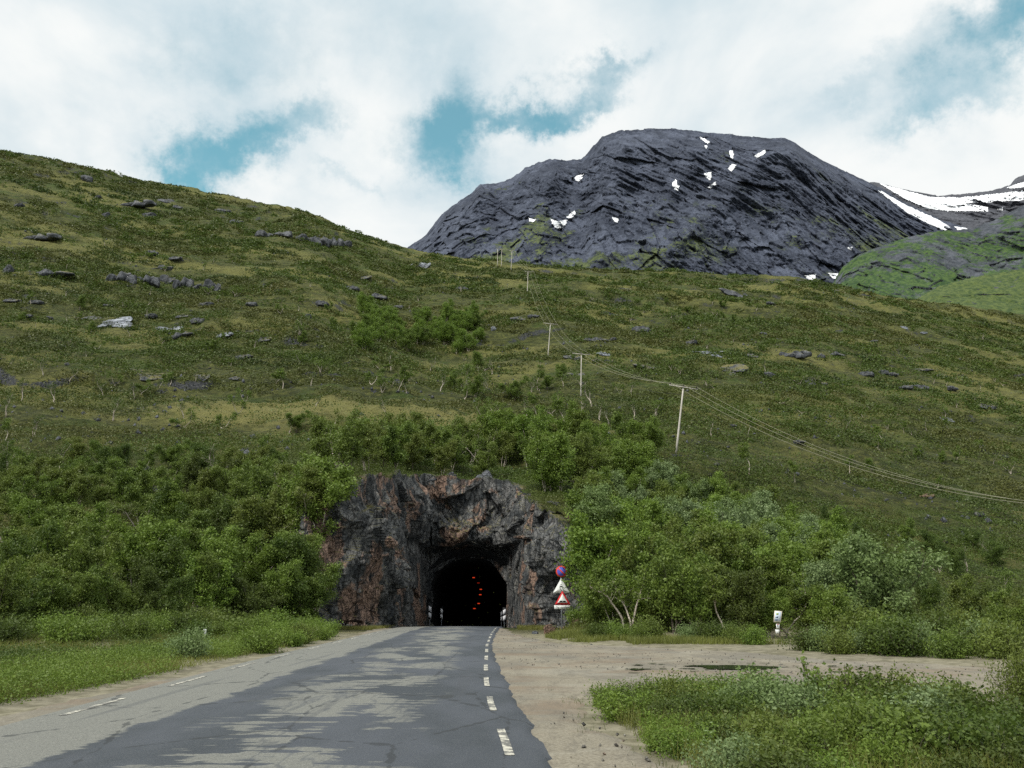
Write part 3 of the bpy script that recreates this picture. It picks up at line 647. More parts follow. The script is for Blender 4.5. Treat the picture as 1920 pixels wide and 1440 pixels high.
def relief(name, sky_, base, Yb, Yt, m_, dx, rows, amp, lam, seed, spur=(), snow=(), expo=1.15):
    sk = np.array(sky_, float); px = np.arange(sk[0, 0], sk[-1, 0], dx); top = np.interp(px, sk[:, 0], sk[:, 1])
    t = np.linspace(0, 1, rows)[:, None]; row = base + (top - base)[None] * t; y = Yb + (Yt - Yb) * t ** expo + 0 * row
    u, yy, zz = ray(px[None] + 0 * row, row); X_ = u / yy * y; Z_ = CAMH + zz / yy * y
    sx_ = X_ + .5 * Z_ + 60 * vn(X_ / 300, Z_ / 300, None, seed); n = fbm(sx_ / (lam * .75), y / (lam * 4), Z_ / (lam * 4.5), 6, seed, .60, True)
    n2 = fbm(sx_ / (lam * .17), y / (lam * 2), Z_ / (lam * 1.6), 5, seed + 9, .64, True)
    C = cells(np.stack([sx_.ravel(), y.ravel(), Z_.ravel()], 1), (3.0 / lam, 2.0 / lam, .7 / lam), seed + 3, .8).reshape(X_.shape)
    C2 = cells(np.stack([sx_.ravel(), y.ravel(), Z_.ravel()], 1), (9 / lam, 6 / lam, 2.6 / lam), seed + 4, .8).reshape(X_.shape)
    ft = np.clip((1 - t) * 9, .12, 1)
    n3_ = fbm(X_ / (lam * .3), y / (lam * .3), Z_ / (lam * .3), 5, seed + 19, .62)
    dy = -(n * amp + n2 * amp * .34 + n3_ * amp * .32 + C * amp * .18 + C2 * amp * .10) * ft
    for (ax, ay, bx_, by_, wd, hgt) in spur:
        vx, vy = bx_ - ax, by_ - ay; q = np.clip(((px[None] - ax) * vx + (row - ay) * vy) / (vx * vx + vy * vy), 0, 1)
        d = np.hypot(px[None] - ax - q * vx, row - ay - q * vy); dy -= hgt * np.exp(-(np.sqrt(d * d + 14 ** 2) - 14) / wd * (1 + .5 * n)) * ft
    Y_ = y + dy; k = 1 + dy / y * .9; X_ = X_ * k; Z_ = CAMH + (Z_ - CAMH) * k + (n2 * amp * .05 + C2 * amp * .03)
    # a back side so that it stands as a solid mountain
    bk = [(1.06, .90), (1.18, .55), (1.35, -.05)]
    X_ = np.vstack([X_] + [X_[-1:] * a for a, _ in bk]); Z_ = np.vstack([Z_] + [Z_[-1:] * q for _, q in bk]); Y_ = np.vstack([Y_] + [Y_[-1:] * a for a, _ in bk])
    V = np.stack([X_.ravel(), Y_.ravel(), Z_.ravel()], 1); f = gridfaces(*X_.shape)
    ob = mesh(name, V, f, m_, smooth=False); ob['kind'] = 'structure'
    if snow:
        c = V[f].mean(1); a, b_ = proj(c); wob = 1.6 * fbm(a / 5, b_ / 5, None, 3, 5); wob2 = 1.2 * fbm(a / 5 + 40, b_ / 5, None, 3, 6)
        for pg in snow:
            sel = inpoly(np.array(pg, float), a + wob, b_ + wob2)
            if sel.sum() < 1: continue
            ff = f[sel]; us = np.unique(ff); mp = np.zeros(len(V), int); mp[us] = np.arange(len(us))
            VS = V[us] * (1 - 1.5 / V[us][:, 1:2]); VS[:, 2] += 1.5
            mesh('snow_patch', VS, mp[ff], M['snow'], ob, smooth=True)
    return ob
SN = [[(1077, 336), (1080, 330), (1094, 327), (1092, 334), (1084, 341)], [(990, 410), (1006, 412), (1000, 417), (992, 416)],
      [(1032, 412), (1045, 416), (1063, 413), (1060, 424), (1050, 432), (1040, 427)], [(1062, 408), (1077, 396), (1080, 401), (1070, 412)],
      [(1148, 408), (1161, 411), (1158, 418), (1151, 416)], [(1259, 345), (1267, 336), (1273, 350), (1272, 359), (1265, 356)],
      [(1311, 257), (1320, 260), (1331, 266), (1327, 271)], [(1320, 273), (1327, 274), (1324, 280)], [(1367, 283), (1375, 284), (1375, 301), (1369, 299)],
      [(1364, 318), (1373, 308), (1381, 311), (1373, 322)], [(1414, 293), (1434, 281), (1435, 288), (1420, 297)], [(1319, 326), (1334, 323), (1335, 332), (1330, 339)],
      [(1328, 352), (1342, 341), (1343, 347), (1333, 355)], [(1646, 358), (1656, 361), (1700, 386), (1760, 413), (1783, 428), (1772, 433), (1745, 422), (1700, 399)], [(1790, 425), (1822, 430), (1815, 435), (1796, 432)],
      [(1508, 518), (1530, 516), (1527, 527), (1517, 527)], [(1552, 513), (1581, 515), (1572, 525), (1560, 523)], [(1588, 466), (1599, 464), (1597, 470)]]
relief('mountain', [(640, 560), (700, 500), (740, 478), (765, 465), (800, 440), (815, 420), (832, 398), (850, 385), (885, 362), (900, 347), (915, 344), (930, 345), (960, 335), (985, 314), (1010, 305), (1040, 298), (1060, 302), (1090, 300), (1112, 275), (1130, 256),
                    (1160, 247), (1210, 243), (1250, 241), (1300, 246), (1350, 251), (1400, 256), (1440, 260), (1470, 260), (1490, 268), (1520, 289), (1560, 311), (1600, 329), (1645, 350), (1700, 382), (1760, 410), (1820, 432), (1900, 452), (2020, 480)],
       600, 1300, 1950, M['mount'], 1.7, 380, 52, 200, 101,
       spur=((1470, 262, 1190, 540, 80, 95), (1470, 262, 1600, 480, 45, 90), (1040, 300, 1000, 500, 40, 80), (1180, 250, 1110, 500, 40, 80), (900, 350, 860, 480, 30, 60), (1330, 250, 1240, 400, 25, 50)), snow=SN)
relief('mountain', [(1500, 345), (1560, 338), (1640, 343), (1700, 357), (1750, 367), (1800, 365), (1860, 358), (1893, 349), (1903, 336), (1925, 326), (1990, 310), (2100, 330), (2300, 360)],
       520, 2250, 3000, M['mount_far'], 2.0, 170, 60, 320, 205,
       snow=[[(1648, 344), (1700, 358), (1745, 370), (1800, 371), (1850, 366), (1930, 357), (2060, 350), (2060, 372), (1930, 375), (1850, 380), (1808, 382), (1852, 389), (1853, 397), (1770, 396), (1735, 390), (1700, 375)],
             [(1885, 353), (1925, 340), (1960, 338), (1930, 350), (1900, 354)], [(1870, 393), (1882, 388), (1880, 395)]], expo=1.0)
relief('mountain', [(1500, 640), (1540, 585), (1562, 530), (1580, 500), (1610, 478), (1650, 462), (1700, 446), (1760, 433), (1820, 430), (1870, 411), (1920, 385), (2000, 350), (2200, 300), (2700, 290)],
       690, 820, 1180, M['shoulder'], 2.2, 240, 20, 150, 307,
       snow=[[(1624, 463), (1642, 458), (1641, 463), (1628, 466)]])
relief('mountain', [(1600, 610), (1660, 585), (1720, 560), (1760, 537), (1840, 517), (1920, 504), (2100, 480), (2400, 470), (2900, 520)],
       720, 600, 800, M['shoulder_near'], 2.6, 170, 7, 90, 409)
# ------------------------------------------------------------------ power line
M['pole'] = plain('weathered_pole_wood', (.52, .49, .44), .8); M['iron'] = plain('dark_insulator', (.03, .028, .03), .4); M['wire'] = plain('cable_metal', (.34, .33, .24), .6)
POLES = [((1267, 847), (1281, 728), (1254, 721), (1308, 731), 'leaning pale wooden power pole with a wide crossarm, the nearest one beside the thicket'),
         ((1089, 743), (1090, 664), (1073, 663), (1106, 666), 'upright pale wooden power pole with crossarm, second up the slope from the leaning pole'),
         ((1027, 669), (1032, 608), (1019, 606), (1045, 609), 'slightly leaning wooden power pole, third up the slope, below the lone pole near the brow'),
         ((988.5, 555), (990, 509), (984, 509), (1001, 510), 'fourth wooden power pole up the slope, its top just against the rock of the mountain'),
         ((958, 509), (960, 470), (955, 470), (965, 470), 'thin pole on the brow of the hill, right of the close pair of poles'),
         ((940, 501), (941, 468), (937, 468), (945, 468), 'right pole of the close pair on the brow of the hill'),
         ((933, 500), (933, 467), (930, 467), (937, 467), 'left pole of the close pair on the brow of the hill, farthest of the line')]
heads = []
for i, (bp, tp, a1, a2, lab) in enumerate(POLES):
    h_ = hit(*bp)[0]
    if np.isnan(h_[0]) or abs(h_[1] - (125, 187, 240, 326, 395, 430, 450)[i]) > 60:
        yq = (125, 187, 240, 326, 395, 430, 450)[i]; h_ = at(*bp, yq); h_[2] = Hs(h_[0], yq)[0]
    y = h_[1]; T_ = at(*tp, y); A1 = at(*a1, y); A2 = at(*a2, y); A1[2] = min(A1[2], T_[2] + .5); A2[2] = max(A2[2], T_[2] - .6)
    e = empty('power_pole', h_); tag(e, lab, 'power pole', 'wooden poles of the power line')
    mb = MB(); r0 = .17; mb.tube(np.linspace([0, 0, -.6], T_ - h_, 5), np.linspace(r0, r0 * .68, 5), 10); mb.build('pole', M['pole'], e, smooth=False)
    mb = MB(); c_ = (A1 + A2) / 2 - h_; L_ = np.linalg.norm(A2 - A1); dv = (A2 - A1) / L_; B1, B2 = A1 - h_ + (0, -.2, 0), A2 - h_ + (0, -.2, 0)
    mb.tube([B1, B2], .085, 4); mb.build('crossarm', M['pole'], e)
    pts = []
    for q in (.04, .5, .96):
        p = B1 + (B2 - B1) * q; mb = MB()
        for kz, kr in ((.08, .05), (.16, .10), (.22, .06), (.29, .10), (.36, .05)): mb.tube([p + (0, 0, kz), p + (0, 0, kz + .055)], kr, 8)
        mb.tube([p, p + (0, 0, .4)], .025, 6); mb.build('insulator', M['iron'], e); pts.append(p + h_ + (0, 0, .4))
    pts.append(T_ + (0, 0, -1.0)); heads.append(pts)
# pole beyond the frame that carries the near span
h0 = np.array([72.0, 92.0, 0]); h0[2] = Hs(h0[0], h0[1])[0]
e = empty('power_pole', h0); tag(e, 'wooden power pole with crossarm outside the photograph, carrying the nearest span of cable', 'power pole', 'wooden poles of the power line')
PT = at(2080, 955, h0[1]); 
OFF = [np.array([PT[0] - 1.9, PT[1], PT[2] + .1]), np.array([PT[0], PT[1] + .2, PT[2] + .3]), np.array([PT[0] + 1.9, PT[1], PT[2]])]
e.location = (PT[0], PT[1], Hs(PT[0], PT[1])[0]); hh = PT[2] - e.location[2]
mb = MB(); mb.tube(np.linspace([0, 0, -.5], [0, 0, hh], 4), [.17, .16, .14, .12], 10); mb.build('pole', M['pole'], e)
mb = MB(); mb.tube([(-2.1, 0, hh - .3), (2.1, 0, hh - .3)], .085, 4); mb.build('crossarm', M['pole'], e)
heads.insert(0, OFF + [PT - (0, 0, 1.5)])
wl = ['left conductor of the power line, hung from the left ends of the crossarms', 'middle conductor of the power line, hung over the pole tops', 'right conductor of the power line, hung from the right ends of the crossarms',
      'thin lower cable slung below the crossarms of the power line']
for k in range(4):
    mb = MB()
    pth = []
    for i in range(len(heads) - 1):
        a, b2 = np.array(heads[i][k]), np.array(heads[i + 1][k]); L_ = np.linalg.norm(b2 - a); q = np.linspace(0, 1, 24)[:, None]
        sag = (4.2 if i == 0 else L_ * .022) * (1 if k < 3 else 1.3)
        seg_ = a + (b2 - a) * q - np.array([0, 0, 1.0]) * (4 * sag * q * (1 - q)); pth.append(seg_ if i == 0 else seg_[1:])
    o = MB().tube(np.vstack(pth), .024 if k < 3 else .016, 4).build('power_cable', M['wire'] if k < 3 else M['iron']); tag(o, wl[k], 'cable', 'cables of the power line')

# ------------------------------------------------------------------ road signs
M['steel'] = plain('galvanised_steel', (.38, .42, .48), .45, .6, 0, .08); M['white'] = plain('sign_white', (.78, .80, .78), .5, 0, 0, .05)
M['red'] = plain('sign_red', (.62, .03, .035), .5, 0, 0, .08); M['redo'] = plain('faded_sign_red', (.72, .075, .045), .5, 0, 0, .08); M['blue'] = plain('sign_blue', (.11, .13, .62), .5, 0, 0, .08); M['black'] = plain('sign_black', (.015, .02, .02), .5, 0, 0, .1)
def ngon(r, n=32, c=(0, 0), a0=0): return [(c[0] + r * math.cos(a0 + 2 * math.pi * i / n), c[1] + r * math.sin(a0 + 2 * math.pi * i / n)) for i in range(n)]
def tri(wd, ht, z0, cr, x0=0):
    """upright triangle with rounded corners, base at z0"""
    cs_ = [(-wd / 2, z0), (wd / 2, z0), (0, z0 + ht)]; g = np.mean(cs_, 0); o = []
    for i, c_ in enumerate(cs_):
        c_ = np.array(c_); din = (g - c_) / np.linalg.norm(g - c_); cc = c_ + din * cr * 2; a = math.atan2(-din[1], -din[0])
        o += [(x0 + cc[0] + cr * math.cos(a + k), cc[1] + cr * math.sin(a + k)) for k in np.linspace(-1.04, 1.04, 6)]
    return o
YS = 50.0; B = at(1053, 1160, YS); B[2] = Hs(B[0], YS)[0]; pxm = YS / F / 1.0
def sz(px, py): p = at(px, py, YS); return p[0] - B[0], p[2] - B[2]
e = empty('road_sign', B); tag(e, 'steel post with round no-parking sign, white triangle, red-edged bump triangle and small white plate', 'road sign')
x0 = sz(1053, 1160)[0]; ztp = sz(1052, 1061)[1]
MB().tube([(x0, 0, -.4), (x0 + .01, 0, ztp)], .032, 10).build('post', M['steel'], e, True)
# round no-parking sign
cx, cz = sz(1052.5, 1071.5); rr = abs(sz(1063, 1071)[0] - sz(1042, 1071)[0]) / 2
rp = MB().prism(ngon(rr, 40, (cx, cz)), -.075, -.055).build('no_parking_sign', M['redo'], e)
MB().prism(ngon(rr * .76, 40, (cx, cz)), -.081, -.0755).build('blue_disc', M['blue'], rp)
d = .085 * rr; L_ = rr * .8; s2 = math.sqrt(.5)
MB().prism([(cx - L_ * s2 - d, cz + L_ * s2 - d), (cx - L_ * s2 + d, cz + L_ * s2 + d), (cx + L_ * s2 + d, cz - L_ * s2 + d), (cx + L_ * s2 - d, cz - L_ * s2 - d)], -.087, -.0815).build('red_bar', M['redo'], rp)
# white triangle with skidding car
cx, zb = sz(1052.5, 1112); _, zt = sz(1052, 1084); wd = sz(1068.5, 1112)[0] - sz(1036.5, 1112)[0]
wp = MB().prism(tri(wd, zt - zb, zb, .025, cx), -.052, -.034).build('slippery_road_sign', M['white'], e)
u_ = (zt - zb)
cb = MB(); y0, y1 = -.058, -.0525
ccx, ccz = cx - .01 * wd, zb + .42 * u_
cb.prism([(ccx - .085 * wd, ccz - .03 * u_), (ccx + .085 * wd, ccz - .03 * u_), (ccx + .085 * wd, ccz + .035 * u_), (ccx + .055 * wd, ccz + .045 * u_), (ccx - .055 * wd, ccz + .045 * u_), (ccx - .085 * wd, ccz + .035 * u_)], y0, y1)
for s_ in (-1, 1): cb.prism([(ccx + s_ * .06 * wd, ccz + .04 * u_), (ccx + s_ * .072 * wd, ccz + .04 * u_), (ccx + s_ * .058 * wd, ccz + .14 * u_), (ccx + s_ * .045 * wd, ccz + .14 * u_)], y0, y1)
cb.prism([(ccx - .055 * wd, ccz + .13 * u_), (ccx + .055 * wd, ccz + .13 * u_), (ccx + .05 * wd, ccz + .15 * u_), (ccx - .05 * wd, ccz + .15 * u_)], y0, y1)
def ribbon(mb_, P, w_, y0, y1):
    P = np.array(P); t_ = np.gradient(P, axis=0); t_ /= np.linalg.norm(t_, axis=1)[:, None]; n_ = np.stack([-t_[:, 1], t_[:, 0]], 1) * w_ / 2
    for i in range(len(P) - 1): mb_.prism([P[i] - n_[i], P[i + 1] - n_[i + 1], P[i + 1] + n_[i + 1], P[i] + n_[i]], y0, y1)
q = np.linspace(0, 1, 9)
for ox in (-.085, .07):
    ribbon(cb, np.stack([ccx + (ox + .0 - .04 * np.sin(q * 4) + .19 * q) * wd, ccz - .05 * u_ - .25 * u_ * (q ** .8) + .05 * u_ * np.sin(q * 6.28)], 1), .03 * wd, y0, y1)
cb.build('skidding_car_symbol', M['black'], wp)
# red-edged bump triangle
cx, zb = sz(1054.8, 1134); _, zt = sz(1054, 1107.5); wd = sz(1069.5, 1134)[0] - sz(1040, 1134)[0]
bp_ = MB().prism(tri(wd, zt - zb, zb, .022, cx), -.078, -.06).build('uneven_road_sign', M['red'], e)
MB().prism(tri(wd * .66, (zt - zb) * .66, zb + .13 * (zt - zb), .008, cx), -.084, -.0785).build('white_field', M['white'], bp_)
hb = MB(); zz0 = zb + .2 * (zt - zb)
for s_ in (-1, 1): hb.prism([(cx + s_ * .11 * wd + .1 * wd * math.cos(a), zz0 + .085 * wd * max(0, math.sin(a)) ** .8) for a in np.linspace(0, math.pi, 12)], -.090, -.0845)
hb.prism([(cx - .24 * wd, zz0 - .012), (cx + .24 * wd, zz0 - .012), (cx + .22 * wd, zz0 + .012), (cx - .22 * wd, zz0 + .012)], -.0895, -.0845)
hb.build('double_bump_symbol', M['black'], bp_)
# plate with text
xa, za = sz(1039, 1142); xb, zb2 = sz(1069, 1134.8)
pl = MB().box(((xa + xb) / 2, -.045, (za + zb2) / 2), (xb - xa, .02, zb2 - za)).build('text_plate', M['white'], e)
def text(s_, size, loc, m_, parent, name='lettering'):
    cu = bpy.data.curves.new(name, 'FONT'); cu.body = s_; cu.size = size; cu.align_x = 'CENTER'; cu.align_y = 'CENTER'; cu.extrude = .002
    tmp = bpy.data.objects.new(name, cu); COL.objects.link(tmp); dg = bpy.context.evaluated_depsgraph_get()
    me = bpy.data.meshes.new_from_object(tmp.evaluated_get(dg)); bpy.data.objects.remove(tmp); me.materials.clear(); me.materials.append(m_)
    o = bpy.data.objects.new(name, me); COL.objects.link(o); o.location = loc; o.rotation_euler = (R(90), 0, 0); o.parent = parent; return o
text('Og i tunellen', (zb2 - za) * .66, ((xa + xb) / 2, -.0575, (za + zb2) / 2), M['black'], pl)
for zc_ in (sz(0, 1071)[1], sz(0, 1100)[1], sz(0, 1125)[1]): MB().box((x0, -.02, zc_), (.09, .06, .04)).build('clamp', M['steel'], e)

# information board by the gravel lot
YI = 36.0; B = at(1459, 1200, YI); B[2] = Hs(B[0], YI)[0]
def si_(px, py): p = at(px, py, YI); return p[0] - B[0], p[2] - B[2]
e = empty('information_board', B); tag(e, 'small white notice board with coloured pictures on a post, two small white plates below it', 'sign')
xc, zt = si_(1458.6, 1146); MB().tube([(xc, .05, -.4), (xc + .02, .05, zt)], .03, 8).build('post', M['dark_bark'], e, True)
M['board_blue'] = plain('board_pale_blue', (.62, .70, .82), .5, 0, 0, .05); M['board_cream'] = plain('board_cream_edge', (.78, .72, .60), .5, 0, 0, .05)
M['print_dark'] = plain('print_dark_blue', (.06, .10, .18), .5); M['print_green'] = plain('print_yellow_green', (.38, .46, .12), .5)
def quad(px4, y0, y1, m_, name, parent): return MB().prism([si_(*p) for p in px4], y0, y1).build(name, m_, parent)
bd = quad([(1452.2, 1145), (1466.2, 1146), (1463.6, 1166.8), (1450.2, 1166.5)], -.02, .01, M['board_cream'], 'board', e)
fc_ = quad([(1453.2, 1146.6), (1464.4, 1147.6), (1462.6, 1165), (1451.8, 1164.8)], -.026, -.0205, M['board_blue'], 'notice', bd)
quad([(1455, 1149.6), (1459.4, 1149.2), (1459, 1152.6), (1455.2, 1153)], -.031, -.0265, M['print_green'], 'picture', fc_)
quad([(1453, 1158.4), (1456, 1156.4), (1458.8, 1155.2), (1458.4, 1158.6)], -.031, -.0265, M['print_dark'], 'picture', fc_)
quad([(1452.4, 1161.2), (1458, 1161.2), (1457.6, 1163.2), (1452.2, 1163.2)], -.031, -.0265, M['print_dark'], 'picture', fc_)
p1_ = quad([(1455, 1169.8), (1461.4, 1170), (1461.2, 1178.6), (1455.4, 1178.4)], -.02, .0, M['white'], 'small_plate', e)
quad([(1457, 1171.2), (1459, 1171.2), (1459, 1175), (1457, 1175)], -.025, -.0205, M['print_dark'], 'printed_mark', p1_)
quad([(1456, 1170.2), (1460.6, 1170.3), (1460.6, 1171), (1456, 1170.9)], -.025, -.0205, M['red'], 'printed_line', p1_)
quad([(1453.4, 1180.2), (1461.2, 1180.6), (1461, 1187.4), (1454.6, 1188.2)], -.02, .0, M['white'], 'small_plate', e)

# hazard markers at the tunnel mouth
M['hblack'] = plain('marker_black', (.012, .014, .016), .5); M['hwhite'] = plain('marker_white', (.75, .76, .80), .5, 0, 0, .05)
for i, (px, pt, pb, y, s_, lab, ws) in enumerate([(806.5, 1136, 1159, 83.3, -1, 'black and white hazard marker on the tunnel mouth, leftmost of the four', 1.0), (828.3, 1141, 1160, 87.5, -1, 'black and white hazard marker just inside the tunnel, on its left', .85),
                                        (940, 1146, 1164, 88.5, 1, 'partly seen black and white hazard marker inside the tunnel, on its right', .6), (945.5, 1142, 1164, 84.0, 1, 'black and white hazard marker on the tunnel mouth, rightmost of the four', 1.0)]):
    T_ = at(px, pt, y); Bt = at(px, pb, y); fx, fz_ = (T_[0], float(zr(y))) if y < 86 else (T_[0], float(bore_axis(y)[1]))
    e = empty('hazard_marker', (T_[0], y, fz_ - .05)); tag(e, lab, 'hazard marker', 'hazard markers at the tunnel mouth')
    hgt = T_[2] - fz_ + .05; bh = T_[2] - Bt[2]; wd = .30 * ws
    MB().tube([(0, .03, -.2), (0, .03, hgt - .05)], .03, 8).build('post', M['steel'], e)
    bo = MB().box((0, 0, hgt - bh / 2 + .05), (wd, .02, bh + .25)).build('board', M['hblack'], e)
    for k in (0, 1):
        zc_ = hgt - bh * (.25 + .52 * k); hw = wd * .46; hq = bh * .2; sk = s_ * bh * .07
        MB().prism([(-hw, zc_ - hq - sk), (hw, zc_ - hq + sk), (hw, zc_ + hq + sk), (-hw, zc_ + hq - sk)] if s_ > 0 else [(-hw, zc_ - hq - sk), (hw, zc_ - hq + sk), (hw, zc_ + hq + sk), (-hw, zc_ + hq - sk)], -.018, -.0105).build('white_stripe', M['hwhite'], bo)
# red lamps hung along the tunnel roof
M['lampred'] = plain('red_lamp_lens', (.9, .07, .02), .4, 0, .7); M['lampdim'] = plain('dim_red_lamp_lens', (.5, .03, .01), .4, 0, .35)
LAMPS = [(888, 1083, 100, 1), (897, 1093, 115, 0), (901.5, 1105, 130, .6), (900.5, 1115, 150, 1), (897.5, 1131.5, 175, 1), (889.5, 1141, 200, .9), (853.5, 1155.5, 205, 0)]
nm = ['topmost and largest', 'second and dim', 'third', 'fourth', 'fifth', 'sixth', 'lowest, dim and apart on the left']
for (px, py, y, br), n_ in zip(LAMPS, nm):
    P = at(px, py, y); e = empty('tunnel_lamp', P); k = y / 100
    tag(e, 'small red lamp inside the dark tunnel, ' + n_ + (' from the top' if n_[:3] not in ('top', 'low') else ''), 'lamp', 'red lamps in the tunnel')
    MB().box((0, 0, 0), (.28 * k, .06, .10 * k)).build('lens', M['lampred'] if br > .3 else M['lampdim'], e)
    MB().box((0, .08, .02), (.34 * k, .09, .16 * k)).build('housing', M['hblack'], e)
    bxx, bzz = bore_axis(y); top_ = bzz + 7.3 - P[2]
    MB().tube([(0, .08, .05), (0, .08, max(.3, top_ + .2))], .02, 5).build('hanger', M['hblack'], e)
# roadside marker post on the left verge
P = hit(381, 1205)[0]; tz = at(380, 1182, P[1])[2]
e = empty('marker_post', P); tag(e, 'short dark roadside post with a white top in the left verge', 'marker post')
MB().tube([(0, 0, -.3), (.02, 0, tz - P[2] - .18)], .035, 8).build('post', M['dark_bark'], e)
MB().box((.02, 0, tz - P[2] - .08), (.11, .05, .26)).build('reflector', M['white'], e)
# ------------------------------------------------------------------ boulders and slabs
ORD = ['first', 'second', 'third', 'fourth', 'fifth', 'sixth', 'seventh', 'eighth', 'ninth', 'tenth', 'eleventh', 'twelfth', 'thirteenth', 'fourteenth', 'fifteenth', 'sixteenth', 'seventeenth', 'eighteenth', 'nineteenth', 'twentieth']
TENS = {20: 'twenty', 30: 'thirty', 40: 'forty', 50: 'fifty'}
def ordn(i):
    if i < 20: return ORD[i]
    t_, u_ = divmod(i + 1, 10); return ('twentieth', 'thirtieth', 'fortieth', 'fiftieth')[t_ - 2] if u_ == 0 else TENS[t_ * 10] + '-' + ORD[u_ - 1]
def label_row(items, where, cat, group):
    """items: (photo x, root, look). Labels them by their look and place in the row"""
    items.sort(key=lambda q: q[0])
    for i, (_, o, look) in enumerate(items): tag(o, f'{look}, {ordn(i)} from left {where}', cat, group)
def boulder_mesh(seed, ca=1.0):
    n1_, n2_ = 40, 26; th_ = np.linspace(0, 2 * np.pi, n1_, endpoint=False); ph = np.linspace(0, np.pi, n2_)
    P = np.array([(math.sin(p) * math.cos(t_), math.sin(p) * math.sin(t_), math.cos(p)) for p in ph for t_ in th_])
    rg = np.random.default_rng(seed); r = np.full(len(P), 1.25)
    for _ in range(9):
        n_ = rg.normal(size=3); n_ /= np.linalg.norm(n_); d_ = rg.uniform(.5, .95); dp = P @ n_; r = np.where(dp > .05, np.minimum(r, d_ / np.maximum(dp, .05)), r)
    r = r * (1 + .16 * fbm(P[:, 0] * 1.3 + seed, P[:, 1] * 1.3, P[:, 2] * 1.3 + 3, 3, seed)) + .10 * ca * cells(P + seed, (2.2, 2.2, 2.2), seed, .8) + .04 * ca * cells(P + seed, (5, 5, 5), seed, .8)
    V = P * r[:, None]; f = []
    for i in range(n2_ - 1):
        for j in range(n1_): f.append((i * n1_ + j, (i + 1) * n1_ + j, (i + 1) * n1_ + (j + 1) % n1_, i * n1_ + (j + 1) % n1_))
    return V, np.array(f)
bproto = []
for s_ in range(6):
    V, f = boulder_mesh(s_ + 3); o = mesh('boulder', V, f, M['boulder']); bproto.append(o.data); bpy.data.objects.remove(o)
M['pinkrock'] = rockmat('pinkish_boulder_rock', .45, (.10, .085, .075), (.24, .19, .16), (.36, .22, .16), True)
M['paleslab'] = rockmat('pale_slab_rock', .95, (.16, .18, .21), (.38, .41, .46), (.3, .25, .2), False)
ROCKS = {'on the upper left hillside under the skyline': [(70, 440, 60, 20), (160, 333, 22, 14), (250, 377, 60, 20), (273, 399, 26, 14), (313, 375, 30, 9), (330, 385, 18, 10), (420, 395, 30, 10), (195, 400, 15, 14), (180, 368, 14, 7), (485, 437, 22, 14), (525, 434, 50, 20), (560, 440, 26, 20), (590, 442, 44, 30), (622, 446, 34, 26), (645, 452, 22, 16), (440, 412, 24, 12), (30, 385, 20, 8)],
         'midway up the left hillside': [(90, 508, 56, 17), (228, 510, 42, 34), (275, 520, 34, 30), (303, 515, 46, 26), (300, 498, 36, 12), (345, 522, 32, 34), (384, 529, 44, 34), (283, 474, 22, 12), (325, 484, 24, 10), (10, 500, 20, 22)],
         'among the flat slabs of the left hillside': [(18, 562, 28, 10), (60, 566, 26, 8), (150, 552, 36, 9), (200, 574, 18, 6), (195, 609, 80, 8), (190, 592, 44, 8), (292, 613, 84, 11), (337, 625, 34, 14), (275, 593, 26, 10), (342, 590, 30, 11), (366, 604, 28, 11), (380, 570, 30, 10), (50, 597, 18, 8), (93, 598, 12, 6), (417, 626, 28, 8), (470, 571, 24, 9), (490, 637, 26, 6), (452, 666, 32, 13), (240, 689, 46, 8), (283, 706, 60, 7), (370, 709, 32, 5), (438, 710, 20, 6), (570, 587, 20, 14), (600, 572, 22, 10)],
         'around the middle of the slope by the power line': [(788, 499, 32, 8), (705, 553, 30, 14), (655, 540, 26, 9), (925, 616, 10, 9), (970, 599, 30, 9), (1000, 596, 22, 8), (1120, 635, 32, 11), (1145, 637, 18, 8), (1200, 619, 30, 13), (1090, 698, 34, 5), (1072, 668, 30, 8), (1130, 664, 26, 6), (1135, 674, 34, 8), (1228, 689, 56, 9), (865, 540, 22, 7), (1170, 541, 30, 6), (680, 520, 26, 7), (746, 575, 20, 7)],
         'on the open slope right of the power line': [(1380, 553, 44, 10), (1445, 570, 18, 6), (1430, 625, 14, 8), (1292, 642, 26, 10), (1327, 656, 62, 6), (1352, 667, 34, 5), (1365, 689, 60, 14), (1408, 668, 26, 7), (1492, 662, 42, 20), (1510, 704, 54, 12), (1525, 714, 44, 10), (1446, 702, 22, 11), (1570, 662, 22, 10), (1540, 668, 12, 8), (1624, 701, 24, 10), (1658, 700, 16, 9), (1676, 704, 18, 7), (1720, 689, 42, 7), (1758, 703, 34, 8), (1700, 614, 15, 4), (1733, 626, 12, 4), (1700, 726, 22, 8), (1728, 727, 26, 9), (1786, 729, 22, 9), (1686, 778, 34, 5), (1778, 788, 20, 5), (1865, 768, 32, 8), (1910, 703, 22, 7), (1500, 834, 22, 7), (1375, 803, 14, 5), (1740, 930, 24, 6), (1560, 541, 22, 5), (1640, 640, 14, 5)],
         'on the mossy rim above the rock face': [(800, 906, 26, 10), (846, 914, 18, 14), (905, 926, 40, 6), (958, 926, 12, 7), (985, 936, 16, 8), (1035, 944, 20, 8), (730, 903, 16, 6), (870, 921, 12, 7)],
         'by the road sign': [(1081, 1167, 16, 11), (1030, 1180, 20, 18), (1002, 1186, 10, 6), (1073, 1090, 20, 8), (1066, 1176, 8, 6), (1109, 1208, 5, 3)],
         'in the thicket and verge left of the road': [(42, 1181, 32, 16), (508, 1132, 44, 26), (570, 1142, 20, 10), (255, 880, 46, 16), (280, 916, 60, 18), (240, 908, 26, 14), (214, 1243, 10, 6), (272, 1248, 14, 6), (180, 1266, 10, 6), (662, 1197, 8, 5), (93, 1245, 9, 7)]}
oproto = []
